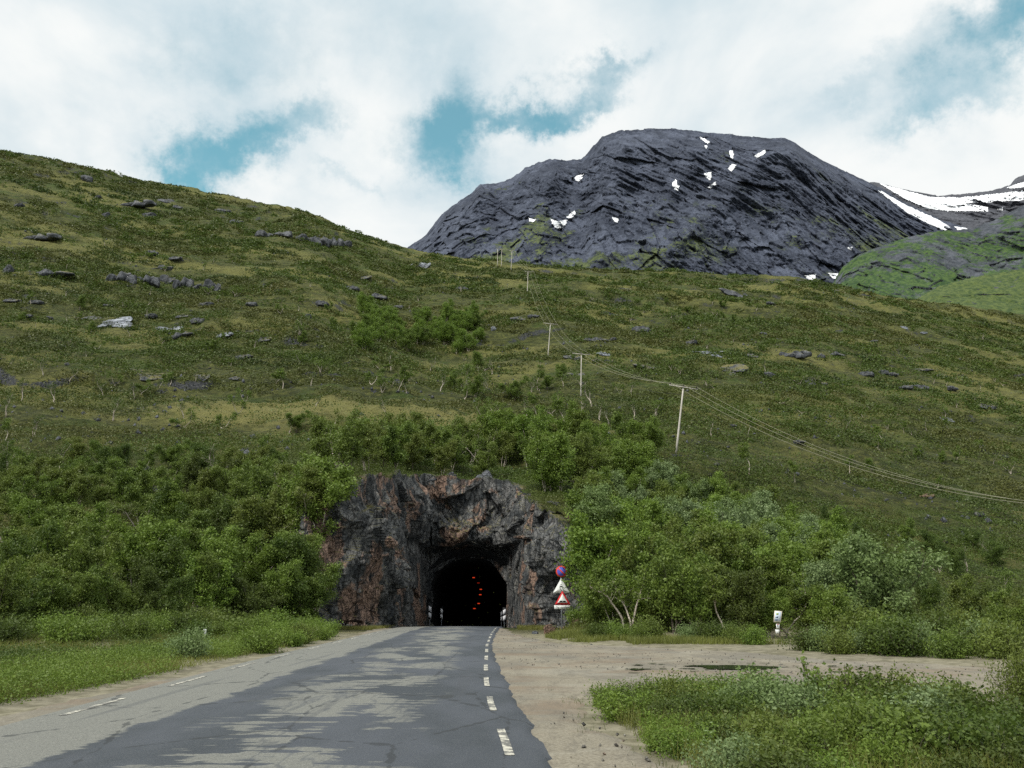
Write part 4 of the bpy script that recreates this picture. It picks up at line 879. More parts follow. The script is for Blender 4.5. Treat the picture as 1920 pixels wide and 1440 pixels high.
for s_ in range(5):
    rg = np.random.default_rng(60 + s_); mb = MB(); nb_ = 4
    for k in range(nb_):
        V, f = boulder_mesh(20 + s_ * 7 + k, .4); xx = -0.8 + 1.6 * k / (nb_ - 1); hh_ = rg.uniform(.45, 1.0) * (1 - .35 * abs(xx))
        mb.add(V * (rg.uniform(.42, .62), rg.uniform(.5, .9), hh_) + (xx + rg.normal(0, .05), rg.normal(0, .25), 0), F4=f)
    o = mb.build('outcrop', M['boulder']); oproto.append(o.data); bpy.data.objects.remove(o)
rnd = random.Random(5)
for where, L_ in ROCKS.items():
    items = []
    for (px, py, w_, h_) in L_:
        P = hit(px, min(py + h_ * .5, 1430))[0]
        if np.isnan(P[0]): continue
        d = P[1] * 1.03; sx_ = w_ / 2 / F * d; szz = h_ / 2 / F * d
        flat = w_ / h_ > 3.3; big = w_ >= 32
        o = bpy.data.objects.new('rock_outcrop' if big else 'rock_slab' if flat else 'boulder', oproto[rnd.randrange(5)] if big else bproto[rnd.randrange(6)]); COL.objects.link(o)
        dep = sx_ * (1.0 if flat else .8); sl_ = float((Hs(P[0], P[1] + 3)[0] - Hs(P[0], P[1] - 2)[0]) / 5)
        o.scale = (sx_ * 1.08, dep, max(szz * (1.2 if flat else 1.35), .05)); o.location = (P[0], P[1] + dep * .45, float(Hs(P[0], P[1] + dep * .45)[0]) - szz * (.35 if flat else .1))
        o.rotation_euler = (math.atan(sl_) * (.95 if flat else .5), rnd.uniform(-.1, .1), rnd.uniform(-.35, .35))
        pink = (px, py) in ((1081, 1167), (1030, 1180), (1073, 1090), (42, 1181), (1686, 778), (1740, 930)); pale = py in (609, 613, 656, 667, 664, 778, 788, 499, 614, 626, 616, 1186, 1208) and not pink
        if pink or pale:
            o.material_slots[0].link = 'OBJECT'; o.material_slots[0].material = M['pinkrock'] if pink else M['paleslab']
        items.append((px, o, ('pinkish' if pink else 'pale grey' if pale else 'grey') + (' outcrop' if big else ' flat rock slab' if flat else ' boulder')))
    label_row(items, where, 'rock', 'rocks ' + where)

# ------------------------------------------------------------------ plants
def leaves(C, size, rg, asp=.55, flat=0):
    """leaf blades: one four-cornered leaf per centre"""
    n = len(C); a = rg.normal(size=(n, 3)); a[:, 2] *= (1 - flat * .6); a /= np.linalg.norm(a, axis=1)[:, None]
    b_ = np.cross(a, rg.normal(size=(n, 3))); b_ /= np.linalg.norm(b_, axis=1)[:, None]
    s_ = (size * rg.uniform(.6, 1.3, n))[:, None]; V = np.stack([C - a * s_, C + b_ * s_ * asp - a * s_ * .15, C + a * s_, C - b_ * s_ * asp - a * s_ * .15], 1).reshape(-1, 3)
    return V, np.arange(4 * n).reshape(-1, 4)
def crook(p0, d0, L_, n, bend, rg, up=.25):
    P = [np.array(p0, float)]; d = np.array(d0, float)
    for _ in range(n - 1):
        d = d + rg.normal(0, bend, 3); d[2] += up * .3; d /= np.linalg.norm(d); P.append(P[-1] + d * L_ / (n - 1))
    return np.array(P)
def tree_proto(seed, h=5.0, stems=3, leafn=6000, size=.085, spread=.42, low=.25, crook_=.16, rad=.05, fill=.30, bark='birch_bark', leaf='birch_leaf', name='birch_tree', twigs=7, wide=1.0):
    rg = np.random.default_rng(seed); tb = MB(); seeds = []; wts = []
    for s_ in range(stems):
        an = rg.uniform(0, 6.28); lean = rg.uniform(.05, spread); hh_ = h * rg.uniform(.72, 1) if s_ else h
        d0 = np.array([math.cos(an) * lean, math.sin(an) * lean, 1]); P = crook((rg.normal(0, .09), rg.normal(0, .09), -.25), d0, hh_ * .97, 12, crook_, rg, .35)
        r_ = rad * rg.uniform(.75, 1.1) * np.linspace(1, .16, 12); tb.tube(P, r_, 6)
        nb = int(6 + h * 1.3)
        for k in range(nb):
            t_ = low + (1 - low) * (k + rg.uniform(0, 1)) / nb; i = min(int(t_ * 11), 10); p = P[i] + (P[i + 1] - P[i]) * (t_ * 11 - i)
            a2 = rg.uniform(0, 6.28); L2 = hh_ * (.34 - .20 * t_) * rg.uniform(.6, 1.25) * wide; dd = np.array([math.cos(a2), math.sin(a2), rg.uniform(.15, .9)]); dd /= np.linalg.norm(dd)
            Q = crook(p, dd, L2, 6, .2, rg, .3); tb.tube(Q, rad * .36 * (1.1 - t_) * np.linspace(1, .25, 6), 4, False); seeds.append(Q[2:]); wts += [1.0] * 4
            for _ in range(2):
                q0 = Q[rg.integers(2, 5)]; d3 = dd + rg.normal(0, .6, 3); d3 /= np.linalg.norm(d3); W = crook(q0, d3, L2 * .5, 4, .2, rg, .3); tb.tube(W, rad * .12 * np.linspace(1, .4, 4), 3, False); seeds.append(W[1:]); wts += [1.0] * 3
        seeds.append(P[-2:]); wts += [1.0] * 2
    Sd = np.vstack(seeds); cl = rg.uniform(.15, 1.6, len(Sd)) ** 1.6; cl /= cl.sum()
    idx = rg.choice(len(Sd), leafn, p=cl); C = Sd[idx] + rg.normal(0, fill * h * .13, (leafn, 3)) * (1, 1, .75); C = C[C[:, 2] > h * low * .45]
    r = empty(name); tr = tb.build('trunk', M[bark], r, True)
    lv = mesh('crown', *leaves(C, size, rg), M[leaf], r)
    return [r, tr, lv]
def shrub_proto(seed, h, w_, leafn, size, leaf, name='shrub', bark='dark_bark', clumps=26, bare=0):
    rg = np.random.default_rng(seed); tb = MB(); cen = []
    for k in range(clumps):
        an = rg.uniform(0, 6.28); q = rg.uniform(0, 1) ** .6; d = np.array([math.cos(an) * q * w_ / h, math.sin(an) * q * w_ / h, 1.0]); L_ = h * rg.uniform(.65, 1.0) * (1 - .25 * q)
        P = crook((rg.normal(0, .08 * w_), rg.normal(0, .08 * w_), -.15), d / np.linalg.norm(d), L_ * math.sqrt(1 + (q * w_ / h) ** 2), 7, .13, rg, .2); tb.tube(P, .012 * h ** .5 * np.linspace(1, .3, 7), 4, False); cen.append(P[2:])
    Sd = np.vstack(cen); idx = rg.integers(0, len(Sd), leafn); C = Sd[idx] + rg.normal(0, .13 * w_ ** .5 * (.6 if bare else 1), (leafn, 3)); C = C[C[:, 2] > .02]
    r = empty(name); tr = tb.build('stem', M[bark], r, True); lv = mesh('foliage', *leaves(C, size, rg), M[leaf], r); return [r, tr, lv]
def place(proto, x, y, z, rz, s, sz_=None, first=set(), mat_=None, tilt=0):
    if id(proto) not in first: first.add(id(proto)); r, ch = proto[0], proto[1:]
    else:
        r = proto[0].copy(); COL.objects.link(r); ch = []
        for c_ in proto[1:]:
            d = c_.copy(); COL.objects.link(d); d.parent = r; ch.append(d)
    r.location = (x, y, z); r.rotation_euler = (tilt, 0, rz); r.scale = (s, s, sz_ or s); return r

TP = {}
TP['birch'] = [tree_proto(10 + i, 5, 2 + i % 3, 8500, .085, .42, .28, .15, .045, bark=('dark_bark', 'birch_bark')[i % 2]) for i in range(6)]
TP['lush'] = [tree_proto(30 + i, 5, 3, 11000, .088, .5, .16, .14, .045, .34, 'birch_bark', 'lush_leaf', twigs=8, wide=1.15) for i in range(4)]
TP['dark'] = [tree_proto(40 + i, 5, 3, 9500, .082, .5, .14, .16, .05, .32, 'dark_bark', 'dark_leaf', wide=1.1) for i in range(4)]
TP['willow'] = [tree_proto(50 + i, 5, 4, 13000, .085, .55, .2, .14, .05, .30, 'dark_bark', 'willow_leaf', 'willow_tree', wide=1.25) for i in range(3)]
TP['sparse'] = [tree_proto(60 + i, 5, 1 + i % 3, 2000, .10, .45, .5, .24, .095, .30, 'birch_bark', 'birch_leaf', wide=.9) for i in range(6)]
TP['bare'] = [tree_proto(70 + i, 5, 2, 700, .09, .4, .5, .26, .10, .30, 'birch_bark', 'dark_leaf', wide=.9) for i in range(3)]
LOOK = {'birch': 'leafy green birch', 'lush': 'bright green birch', 'dark': 'dark green birch', 'willow': 'grey-green willow', 'sparse': 'thin pale-stemmed birch', 'bare': 'almost bare birch'}
SP = {}
SP['shrub'] = [shrub_proto(100 + i, 1.0, 1.1, 5200, .034, 'lush_leaf', 'shrub') for i in range(4)]
SP['willow_shrub'] = [shrub_proto(110 + i, 1.0, 1.1, 5200, .036, 'willow_leaf', 'willow_shrub') for i in range(3)]
SP['dark_shrub'] = [shrub_proto(120 + i, 1.0, 1.1, 4600, .038, 'dark_leaf', 'shrub') for i in range(3)]
SP['green_shrub'] = [shrub_proto(130 + i, 1.0, 1.1, 5200, .036, 'birch_leaf', 'shrub') for i in range(3)]
SP['bush'] = [shrub_proto(150 + i, 1.5, 1.0, 17000, .024, 'birch_leaf', 'bush', clumps=40) for i in range(2)]
SP['sapling'] = [shrub_proto(140 + i, 1.0, .28, 520, .028, 'birch_leaf', 'sapling', clumps=8, bare=1) for i in range(3)]
SLOOK = {'shrub': 'bright green shrub', 'willow_shrub': 'silvery willow shrub', 'dark_shrub': 'dark green shrub', 'green_shrub': 'mid green shrub', 'bush': 'tall mid green bush', 'sapling': 'thin sapling'}
# zones: corners of the strip in the photograph where the trees stand, how many, heights, what kinds, where (in words)
def scatter(n, x0, x1, yl, yh, rg, mind):
    """n photo positions between the row lines yl(x), yh(x), kept apart"""
    out_ = []; tries = 0
    while len(out_) < n and tries < 6000:
        tries += 1; px = rg.uniform(x0, x1); py = rg.uniform(np.interp(px, *yl), np.interp(px, *yh))
        if all(abs(px - a) > mind or abs(py - b_) > 14 for a, b_ in out_): out_.append((px, py))
    return out_
def zone(n, x0, x1, lo, hi, h0, h1, kinds, where, group, seed, mind=9, lib=None, cat='tree', hf=None):
    rg = np.random.default_rng(seed); lib = lib or TP; items = []
    L_ = list(zip(*lo)), list(zip(*hi))
    for (px, py) in scatter(n, x0, x1, L_[0], L_[1], rg, mind):
        P = hit(px, py)[0]
        if np.isnan(P[0]): continue
        if 1415 < px < 1500 and P[1] < 40: continue
        if P[1] < 95 and (inpoly(CUT, P[:1], P[1:2])[0] or lowmask(P[:1], P[1:2])[0] > .5): continue
        k = kinds[int(rg.integers(0, len(kinds)))]; pr = lib[k][int(rg.integers(0, len(lib[k])))]; hh_ = rg.uniform(h0, h1) * (hf(px) if hf else 1); s_ = hh_ / (5 if lib is TP else 1)
        tp_ = proj((P[0], P[1], P[2] + hh_))[1][0]
        if 1236 < px < 1302 and P[1] < 128 and py > 845 and tp_ < 850: continue
        if 1215 < px < 1330 and P[1] < 128 and tp_ < 835: hh_ *= .75; s_ *= .75
        r = place(pr, P[0], P[1], P[2] - .08, rg.uniform(0, 6.28), s_ * rg.uniform(.9, 1.1), s_)
        items.append((px, r, (LOOK if lib is TP else SLOOK)[k]))
    if lib is TP: ROWS.append((items, where, cat, group))
    else: label_row(items, where, cat, group)
    return items
ROWS = []
rt = 'trees of the thicket right of the tunnel'; lt = 'trees of the thicket left of the road'; ab = 'trees above the rock face'
zone(18, 1108, 1600, [(1108, 1172), (1600, 1196)], [(1108, 1184), (1600, 1206)], 2.6, 4.2, ['birch', 'birch', 'lush', 'dark', 'sparse'], 'in the front row of the right thicket', rt, 1, 20)
zone(24, 1105, 1640, [(1105, 1125), (1640, 1160)], [(1105, 1160), (1640, 1185)], 4.2, 5.8, ['birch', 'lush', 'birch', 'dark'], 'in the second row of the right thicket', rt, 2, 14)
zone(24, 1110, 1620, [(1110, 1065), (1620, 1110)], [(1110, 1110), (1620, 1140)], 4.5, 6.0, ['birch', 'lush', 'birch', 'lush', 'willow', 'birch'], 'in the third row of the right thicket', rt, 3, 14)
zone(22, 1095, 1580, [(1095, 1005), (1580, 1060)], [(1095, 1045), (1580, 1100)], 4.2, 5.8, ['birch', 'lush', 'birch', 'lush', 'willow'], 'in the fourth row of the right thicket', rt, 4, 14)
zone(22, 1100, 1480, [(1100, 930), (1290, 945), (1480, 1010)], [(1100, 985), (1480, 1050)], 4.0, 5.6, ['birch', 'lush', 'lush', 'birch', 'willow'], 'in the back row of the right thicket', rt, 5, 12)
zone(18, 1020, 1300, [(1020, 880), (1300, 905)], [(1020, 925), (1300, 950)], 5.0, 6.6, ['lush', 'birch', 'lush'], 'in the trees above the rock face\'s right end', ab, 6, 10)
zone(26, 590, 1100, [(590, 872), (1100, 868)], [(590, 888), (860, 900), (1100, 918)], 4.2, 6.2, ['birch', 'birch', 'sparse', 'birch', 'sparse'], 'in the front tree row above the rock face', ab, 7, 12)
zone(18, 900, 1270, [(900, 850), (1270, 850)], [(900, 868), (1270, 880)], 5.5, 7.4, ['lush', 'lush', 'birch'], 'in the tall tree row behind the rock face', ab, 8, 12)
zone(20, 610, 920, [(610, 846), (920, 846)], [(610, 868), (920, 868)], 4.5, 6.4, ['birch', 'sparse', 'birch'], 'in the back tree row above the rock face', ab, 9, 10)
zone(20, -10, 600, [(-10, 1150), (600, 1150)], [(-10, 1182), (480, 1180), (600, 1160)], 2.6, 3.6, ['dark', 'birch', 'birch', 'lush'], 'in the front row of the left thicket', lt, 11, 20)
zone(24, -10, 610, [(-10, 1075), (610, 1085)], [(-10, 1140), (610, 1140)], 3.4, 4.8, ['birch', 'dark', 'lush', 'birch'], 'in the second row of the left thicket', lt, 12, 16)
zone(26, -10, 600, [(-10, 1000), (600, 1010)], [(-10, 1060), (600, 1070)], 3.8, 5.2, ['birch', 'birch', 'dark', 'sparse', 'lush'], 'in the third row of the left thicket', lt, 13, 14)
zone(26, -10, 600, [(-10, 930), (600, 950)], [(-10, 985), (600, 1000)], 3.8, 5.4, ['birch', 'birch', 'sparse', 'birch'], 'in the fourth row of the left thicket', lt, 14, 14)
zone(30, -10, 570, [(-10, 868), (570, 880)], [(-10, 920), (570, 940)], 3.4, 5.0, ['birch', 'sparse', 'bare', 'birch', 'dark'], 'in the back row of the left thicket', lt, 15, 14)
zone(16, 1640, 1915, [(1640, 1130), (1915, 1150)], [(1640, 1195), (1915, 1215)], 2.2, 3.4, ['dark', 'birch', 'birch'], 'in the low brush right of the big willow', 'trees right of the big willow', 16, 14)
zone(20, 1560, 1915, [(1560, 985), (1915, 1040)], [(1560, 1090), (1915, 1130)], 2.2, 3.6, ['dark', 'birch', 'sparse', 'dark', 'bare'], 'on the dark slope behind the big willow', 'trees behind the big willow', 17, 14)
zone(34, 670, 900, [(670, 590), (900, 610)], [(670, 660), (900, 668)], 6.0, 9.0, ['lush', 'lush', 'birch', 'lush'], 'in the bright cluster midway up the hill', 'trees midway up the hill', 18, 8)
zone(26, 690, 1120, [(690, 690), (1120, 700)], [(690, 745), (1120, 765)], 4.5, 6.5, ['sparse', 'bare', 'sparse', 'birch'], 'in the pale-trunked stand left of the second pole', 'trees midway up the hill', 19, 10)
zone(10, 880, 1260, [(880, 770), (1260, 790)], [(880, 800), (1260, 815)], 4.5, 6.0, ['sparse', 'bare', 'sparse'], 'in the thin row below the second pole', 'trees midway up the hill', 20, 14)
zone(14, 1130, 1420, [(1130, 560), (1420, 575)], [(1130, 610), (1420, 620)], 3.5, 5.5, ['sparse', 'birch'], 'on the slope just below the brow', 'scattered trees on the hill', 21, 12)
zone(26, 0, 660, [(0, 430), (660, 520)], [(0, 640), (660, 660)], 3.0, 5.0, ['sparse', 'birch', 'bare', 'sparse'], 'scattered over the upper left hillside', 'scattered trees on the hill', 22, 16)
zone(16, 0, 640, [(0, 690), (640, 700)], [(0, 830), (640, 820)], 3.2, 5.2, ['sparse', 'bare', 'sparse'], 'scattered over the lower left hillside', 'scattered trees on the hill', 23, 20)
zone(16, 1300, 1915, [(1300, 640), (1915, 720)], [(1300, 880), (1560, 960), (1915, 980)], 2.6, 4.2, ['sparse', 'bare'], 'scattered over the right hillside', 'scattered trees on the hill', 24, 24)
def one(kind, px, py, h_, lab, rz=0, lib=None, cat='tree', v=0, wide=1.0, name=None):
    P = hit(px, py)[0]; lib = lib or TP; pr = lib[kind][v % len(lib[kind])]; s_ = h_ / (5 if lib is TP else 1)
    r = place(pr, P[0], P[1], P[2] - .06, rz, s_ * wide, s_); tag(r, lab, cat); return r
zone(50, 0, 1900, [(0, 420), (300, 470), (700, 520), (1200, 560), (1900, 640)], [(0, 830), (640, 830), (1200, 800), (1560, 900), (1900, 960)], 2.6, 4.6, ['sparse', 'bare', 'sparse', 'birch'], 'scattered thinly over the open hill', 'scattered trees on the hill', 27, 8)
zone(60, 0, 1900, [(0, 380), (300, 450), (700, 500), (1200, 540), (1900, 620)], [(0, 760), (640, 760), (1200, 720), (1560, 800), (1900, 860)], 2.2, 3.8, ['sparse', 'bare', 'sparse'], 'scattered thinly over the high hill', 'scattered trees on the hill', 28, 6)
one('birch', 588, 1158, 3.6, 'green birch at the foot of the rock face left of the tunnel road', 1.0, v=1)
one('dark', 560, 1130, 4.2, 'dark birch beside the lower left end of the rock face', 2.0, v=1)
one('willow', 1642, 1196, 5.6, 'large grey-green willow with a spreading crown and dark trunk near the notice board', 1.2, v=0, wide=1.05)
one('willow', 1560, 1190, 4.0, 'smaller grey-green willow leaning beside the large spreading willow', 2.2, v=1)
one('lush', 598, 1060, 6.2, 'bright green birch hanging over the left end of the rock face', .5, v=0, wide=1.1)
one('lush', 560, 1040, 5.6, 'green birch just left of the bright birch at the rock face', 1.5, v=1)
one('birch', 1262, 1188, 4.6, 'slender yellow-green birch standing forward at the edge of the right thicket', .4, v=2)
one('willow', 1395, 1075, 6.0, 'pale silvery willow crown rising from the middle of the right thicket', 3.4, v=2, wide=1.1)
one('willow', 1310, 1060, 6.0, 'pale silvery willow just left of the middle of the right thicket', .9, v=0)
one('willow', 1430, 1040, 6.2, 'tall grey-green willow at the upper edge of the right thicket', 4.9, v=1, wide=1.1)
one('sparse', 1405, 890, 5.2, 'lone birch with a crooked pale trunk below the first span of cable', 0, v=0)
one('sparse', 1540, 1080, 4.6, 'crooked pale birch above the big willow', 2, v=3)
# the 288 trees that show largest stay objects of their own, the smaller rest becomes one mass
allt = [(q[1].scale[0] / q[1].location[1], q[1]) for r_ in ROWS for q in r_[0] if q[1].name.startswith('birch')]
allt.sort(key=lambda q: -q[0]); rest = {q[1].name for q in allt[284:]}
PROT = {id(p_[0]): 1 for l_ in TP.values() for p_ in l_}
def grab(o, Mx):
    me = o.data; v = np.empty(len(me.vertices) * 3, np.float32); me.vertices.foreach_get('co', v); v = v.reshape(-1, 3)
    Mx = np.array(Mx); v = v @ Mx[:3, :3].T + Mx[:3, 3]
    lt_ = np.empty(len(me.polygons), np.int32); me.polygons.foreach_get('loop_total', lt_); li = np.empty(len(me.loops), np.int32); me.loops.foreach_get('vertex_index', li)
    st_ = np.concatenate([[0], np.cumsum(lt_)[:-1]]); return v, li, lt_, st_
MM = ['birch_bark', 'birch_leaves', 'lush_leaves', 'dark_leaves', 'grey_bark', 'grey_willow_leaves']; mass = MB(); mm = []; from mathutils import Matrix
for r_ in ROWS:
    for q in [q for q in r_[0] if q[1].name in rest]:
        o = q[1]; Mx = Matrix.Translation(o.location) @ o.rotation_euler.to_matrix().to_4x4() @ Matrix.Diagonal((*o.scale, 1)); base_n = mass.n
        for ch in list(o.children):
            v, li, lt_, st_ = grab(ch, Mx); w4 = lt_ == 4; w3 = lt_ == 3
            f4 = li[st_[w4][:, None] + np.arange(4)] if w4.any() else (); f3 = li[st_[w3][:, None] + np.arange(3)] if w3.any() else ()
            k_ = MM.index(ch.data.materials[0].name)
            mm.append((len(f3), len(f4), k_)); mass.v.append(v); mass.f3.append(np.asarray(f3).reshape(-1, 3) + mass.n); mass.f4.append(np.asarray(f4).reshape(-1, 4) + mass.n); mass.n += len(v)
            bpy.data.objects.remove(ch)
        bpy.data.objects.remove(o); r_[0].remove(q)
if mass.n:
    o = mesh('birch_woodland', np.vstack(mass.v), [np.vstack(mass.f3).astype(int), np.vstack(mass.f4).astype(int)], [bpy.data.materials[k_] for k_ in MM])
    mi = np.concatenate([np.concatenate([np.full(a, k_) for a, _, k_ in mm]), np.concatenate([np.full(b2, k_) for _, b2, k_ in mm])]).astype(np.int32)
    o.data.polygons.foreach_set('material_index', mi); tag(o, 'small distant birches scattered thinly over the hillside', None, kind='stuff')
for r_ in ROWS: label_row(*r_)
# shrubs
sh = 'shrubs of the roadside verges'
zone(26, 1105, 1900, [(1105, 1196), (1300, 1200), (1560, 1218), (1900, 1232)], [(1105, 1200), (1300, 1206), (1560, 1226), (1900, 1244)], .8, 1.5, ['green_shrub', 'shrub', 'green_shrub', 'dark_shrub', 'willow_shrub', 'green_shrub', 'dark_shrub'], 'along the far edge of the gravel lot', sh, 31, 18, SP, 'shrub')
zone(14, 1600, 1890, [(1600, 1175), (1890, 1190)], [(1600, 1210), (1890, 1225)], 1.2, 2.0, ['green_shrub', 'dark_shrub'], 'behind the right end of the gravel lot', sh, 32, 14, SP, 'shrub')
zone(16, 1075, 1300, [(1075, 1110), (1300, 1150)], [(1075, 1175), (1300, 1185)], .6, 1.1, ['green_shrub', 'shrub'], 'on the bank behind the road sign', sh, 36, 12, SP, 'shrub')
zone(22, 0, 640, [(0, 1180), (500, 1180), (640, 1186)], [(0, 1215), (500, 1200), (640, 1190)], .8, 1.4, ['green_shrub', 'shrub', 'dark_shrub'], 'at the foot of the left thicket', sh, 33, 18, SP, 'shrub')
zone(14, 480, 650, [(480, 1205), (600, 1192), (650, 1186)], [(480, 1226), (600, 1202), (650, 1190)], .7, 1.2, ['shrub', 'shrub', 'green_shrub'], 'in the bright verge left of the tunnel road', sh, 34, 8, SP, 'shrub')
one('willow_shrub', 348, 1236, 1.0, 'pale silvery willow shrub alone in the left verge', 0, SP, 'shrub')
one('shrub', 240, 1150, 1.3, 'rounded green shrub in the left thicket', 0, SP, 'shrub')
# island of plants in front of the gravel lot
items = []; rg = np.random.default_rng(77); isl = 'in the near patch of shrubs below the gravel lot'
ISL = [(1110, 1318), (1200, 1310), (1330, 1308), (1500, 1312), (1650, 1322), (1760, 1334), (1930, 1365), (2050, 1500), (1330, 1500), (1300, 1436), (1230, 1398), (1170, 1360)]
IS = np.array([gpt(*p) for p in ISL]); kinds = ['green_shrub', 'shrub', 'willow_shrub', 'dark_shrub']; got = []
spots = [(1460, 1352, 'willow_shrub', .78, 1.2), (1500, 1362, 'willow_shrub', .68, 1.1), (1420, 1345, 'willow_shrub', .62, 1.0), (1250, 1400, 'shrub', .38, 1.1), (1290, 1412, 'shrub', .42, 1.1), (1400, 1430, 'willow_shrub', .35, 1.0), (1340, 1384, 'shrub', .4, 1.2), (1935, 1365, 'bush', .85, .7), (1745, 1400, 'dark_shrub', .55, 1.2), (1690, 1370, 'dark_shrub', .62, 1.1), (1850, 1410, 'dark_shrub', .6, 1.1), (1540, 1345, 'green_shrub', .45, 1.1)]
for (px, py, k, h_, wd) in spots:
    x, y = gpt(px, py); r = place(SP[k][int(rg.integers(0, len(SP[k])))], x, y, zr(y) - .05, rg.uniform(0, 6.28), h_ * wd, h_); items.append((px, r, SLOOK[k])); got.append((x, y))
tries = 0
while len(got) < 74 and tries < 9000:
    tries += 1; x, y = rg.uniform(IS[:, 0].min(), IS[:, 0].max()), rg.uniform(6, 17)
    if not inpoly(IS, np.array([x]), np.array([y]))[0] or dpoly(IS, np.array([x]), np.array([y]))[0] < .25 or min(math.hypot(x - a, y - b_) for a, b_ in got) < .52: continue
    a_, b_ = proj((x, y, 0)); k = kinds[int(rg.choice(4, p=[.34, .32, .12, .22] if a_[0] < 1600 else [.34, .1, .04, .52]))]; h_ = rg.uniform(.30, .62) * (1.2 if a_[0] > 1550 else 1)
    r = place(SP[k][int(rg.integers(0, len(SP[k])))], x, y, zr(y) - .06, rg.uniform(0, 6.28), h_ * rg.uniform(1.0, 1.4), h_); items.append((a_[0], r, SLOOK[k])); got.append((x, y))
for (px, py, h_) in ((1545, 1352, 1.25), (1552, 1356, 1.0), (1592, 1345, 1.1), (1600, 1350, .95), (1640, 1350, .95), (1700, 1345, .8), (1680, 1338, .75), (1560, 1360, .85)):
    x, y = gpt(px, py); r = place(SP['sapling'][int(rg.integers(0, 3))], x, y, zr(y) - .02, rg.uniform(0, 6.28), h_, h_); items.append((px, r, SLOOK['sapling']))
half = len(items) // 2; items.sort(key=lambda q: q[0])
label_row(items[:half], 'in the left half of the near shrub patch', 'shrub', 'shrubs of the near patch'); label_row(items[half:], 'in the right half of the near shrub patch', 'shrub', 'shrubs of the near patch')

# ------------------------------------------------------------------ ground cover, as masses
rg = np.random.default_rng(3)
def cover(name, n, ysamp, xs_, size, m_, label, keep, per=10, spread=.4, hgt=.3, asp=.5, clumpn=None):
    y = ysamp(n); x = xs_(y); k = keep(x, y); x, y = x[k], y[k]; z = Hs(x, y)
    C = np.stack([x, y, z], 1)[:, None] + rg.normal(0, 1, (len(x), per, 3)) * np.array([*(spread if isinstance(spread, tuple) else (spread, spread * .8)), 0]); C = C.reshape(-1, 3)
    C[:, 2] = Hs(C[:, 0], C[:, 1]) + rg.uniform(0, 1, len(C)) ** 1.3 * hgt * (.4 + 1.0 * np.repeat(rg.uniform(0, 1, len(x)), per))
    sz_ = size * C[:, 1] if size < .01 else size
    V, f = leaves(C, sz_, rg, asp, .5); o = mesh(name, V, f, m_); tag(o, label, None, kind='stuff'); return o
def meadow(x, y): return rg.uniform(0, 1, len(x)) > .85 * np.exp(-((y - 143) / 17) ** 2 - ((x + 28) / 48) ** 2)
def free(x, y): return ~(inpoly(CUT, x, y)) & ((y > 95) | (lowmask(x, y) < .55))
u01 = lambda n: rg.uniform(0, 1, n)
# dwarf shrubs and heath on the hill
def heathkeep(x, y): return free(x, y) & meadow(x, y) & (fbm(x / 15, y / 6, None, 4, 91) > .0 + .35 * fbm(x / 55, y / 30, None, 2, 5))
cover('heath', 46000, lambda n: 92 + 370 * u01(n) ** 1.2, lambda y: y * rg.uniform(-.78, .8, len(y)), .00125, M['heath_leaf'], 'dark low heath and dwarf shrubs covering the open hillside', heathkeep, 30, (1.3, .6), .9, .6)
cover('heath_moss', 15000, lambda n: 85 + 330 * u01(n) ** 1.2, lambda y: y * rg.uniform(-.78, .8, len(y)), .00125, M['under'], 'greener low growth in the hollows of the hillside', lambda x, y: free(x, y) & meadow(x, y) & (fbm(x / 24, y / 14, None, 3, 92) > .14), 24, (1.4, .8), 1.1, .6)
cover('dwarf_birch_scrub', 5200, lambda n: 95 + 350 * u01(n) ** 1.15, lambda y: y * rg.uniform(-.85, .85, len(y)), .0013, M['dark_leaf'], 'dark green dwarf birch scrub in patches over the hillside', lambda x, y: free(x, y) & (fbm(x / 30, y / 16, None, 4, 95) > .08), 90, (1.5, .9), 2.0, .6)
sn = 5200; sy = 95 + 350 * u01(sn) ** 1.2; sx2 = sy * rg.uniform(-.75, .8, sn); kk = fbm(sx2 / 25, sy / 12, None, 4, 97) > .12; sx2, sy = sx2[kk], sy[kk]
rng = np.random.default_rng(12)
tag(stones(len(sx2), np.stack([sx2, sy, Hs(sx2, sy) + .02], 1), .18, .75, M['boulder'], 'scree_stones'), 'small grey stones strewn over the hillside', None, kind='stuff')
# undergrowth below the trees
def underkeep(x, y): return free(x, y) & (Hs(x, y) > zr(y) + .15)
cover('undergrowth', 34000, lambda n: 24 + 95 * u01(n) ** 1.15, lambda y: y * rg.uniform(-.8, .82, len(y)), .085, M['under'], 'dense green undergrowth on the banks under the trees', underkeep, 16, .34, .7, .6)
# grass blades on the verges
def blades(name, x, y, h_, m_, label, w_=.012, z=None):
    z = Hs(x, y) if z is None else z; n = len(x); an = rg.uniform(0, 6.28, n); ln_ = rg.normal(0, .35, (n, 2)) * h_[:, None]; dx, dy = np.cos(an) * w_ / 2, np.sin(an) * w_ / 2
    P0 = np.stack([x - dx, y - dy, z - .02], 1); P1 = np.stack([x + dx, y + dy, z - .02], 1); Q0 = np.stack([x - dx * .7 + ln_[:, 0] * .4, y - dy * .7 + ln_[:, 1] * .4, z + h_ * .6], 1); Q1 = Q0 + np.stack([dx * 1.4, dy * 1.4, 0 * dx], 1)
    T_ = np.stack([x + ln_[:, 0], y + ln_[:, 1], z + h_], 1); V = np.stack([P0, P1, Q1, Q0, T_], 1).reshape(-1, 3); i = np.arange(n)[:, None] * 5
    o = mesh(name, V, [i + np.array([[0, 1, 2, 3]]), i + np.array([[3, 2, 4]])], m_); tag(o, label, None, kind='stuff'); return o
def strip(n, x0, x1, y0, y1, keep):
    x = rg.uniform(x0, x1, n); y = y0 + (y1 - y0) * rg.uniform(0, 1, n); k = keep(x, y); return x[k], y[k]
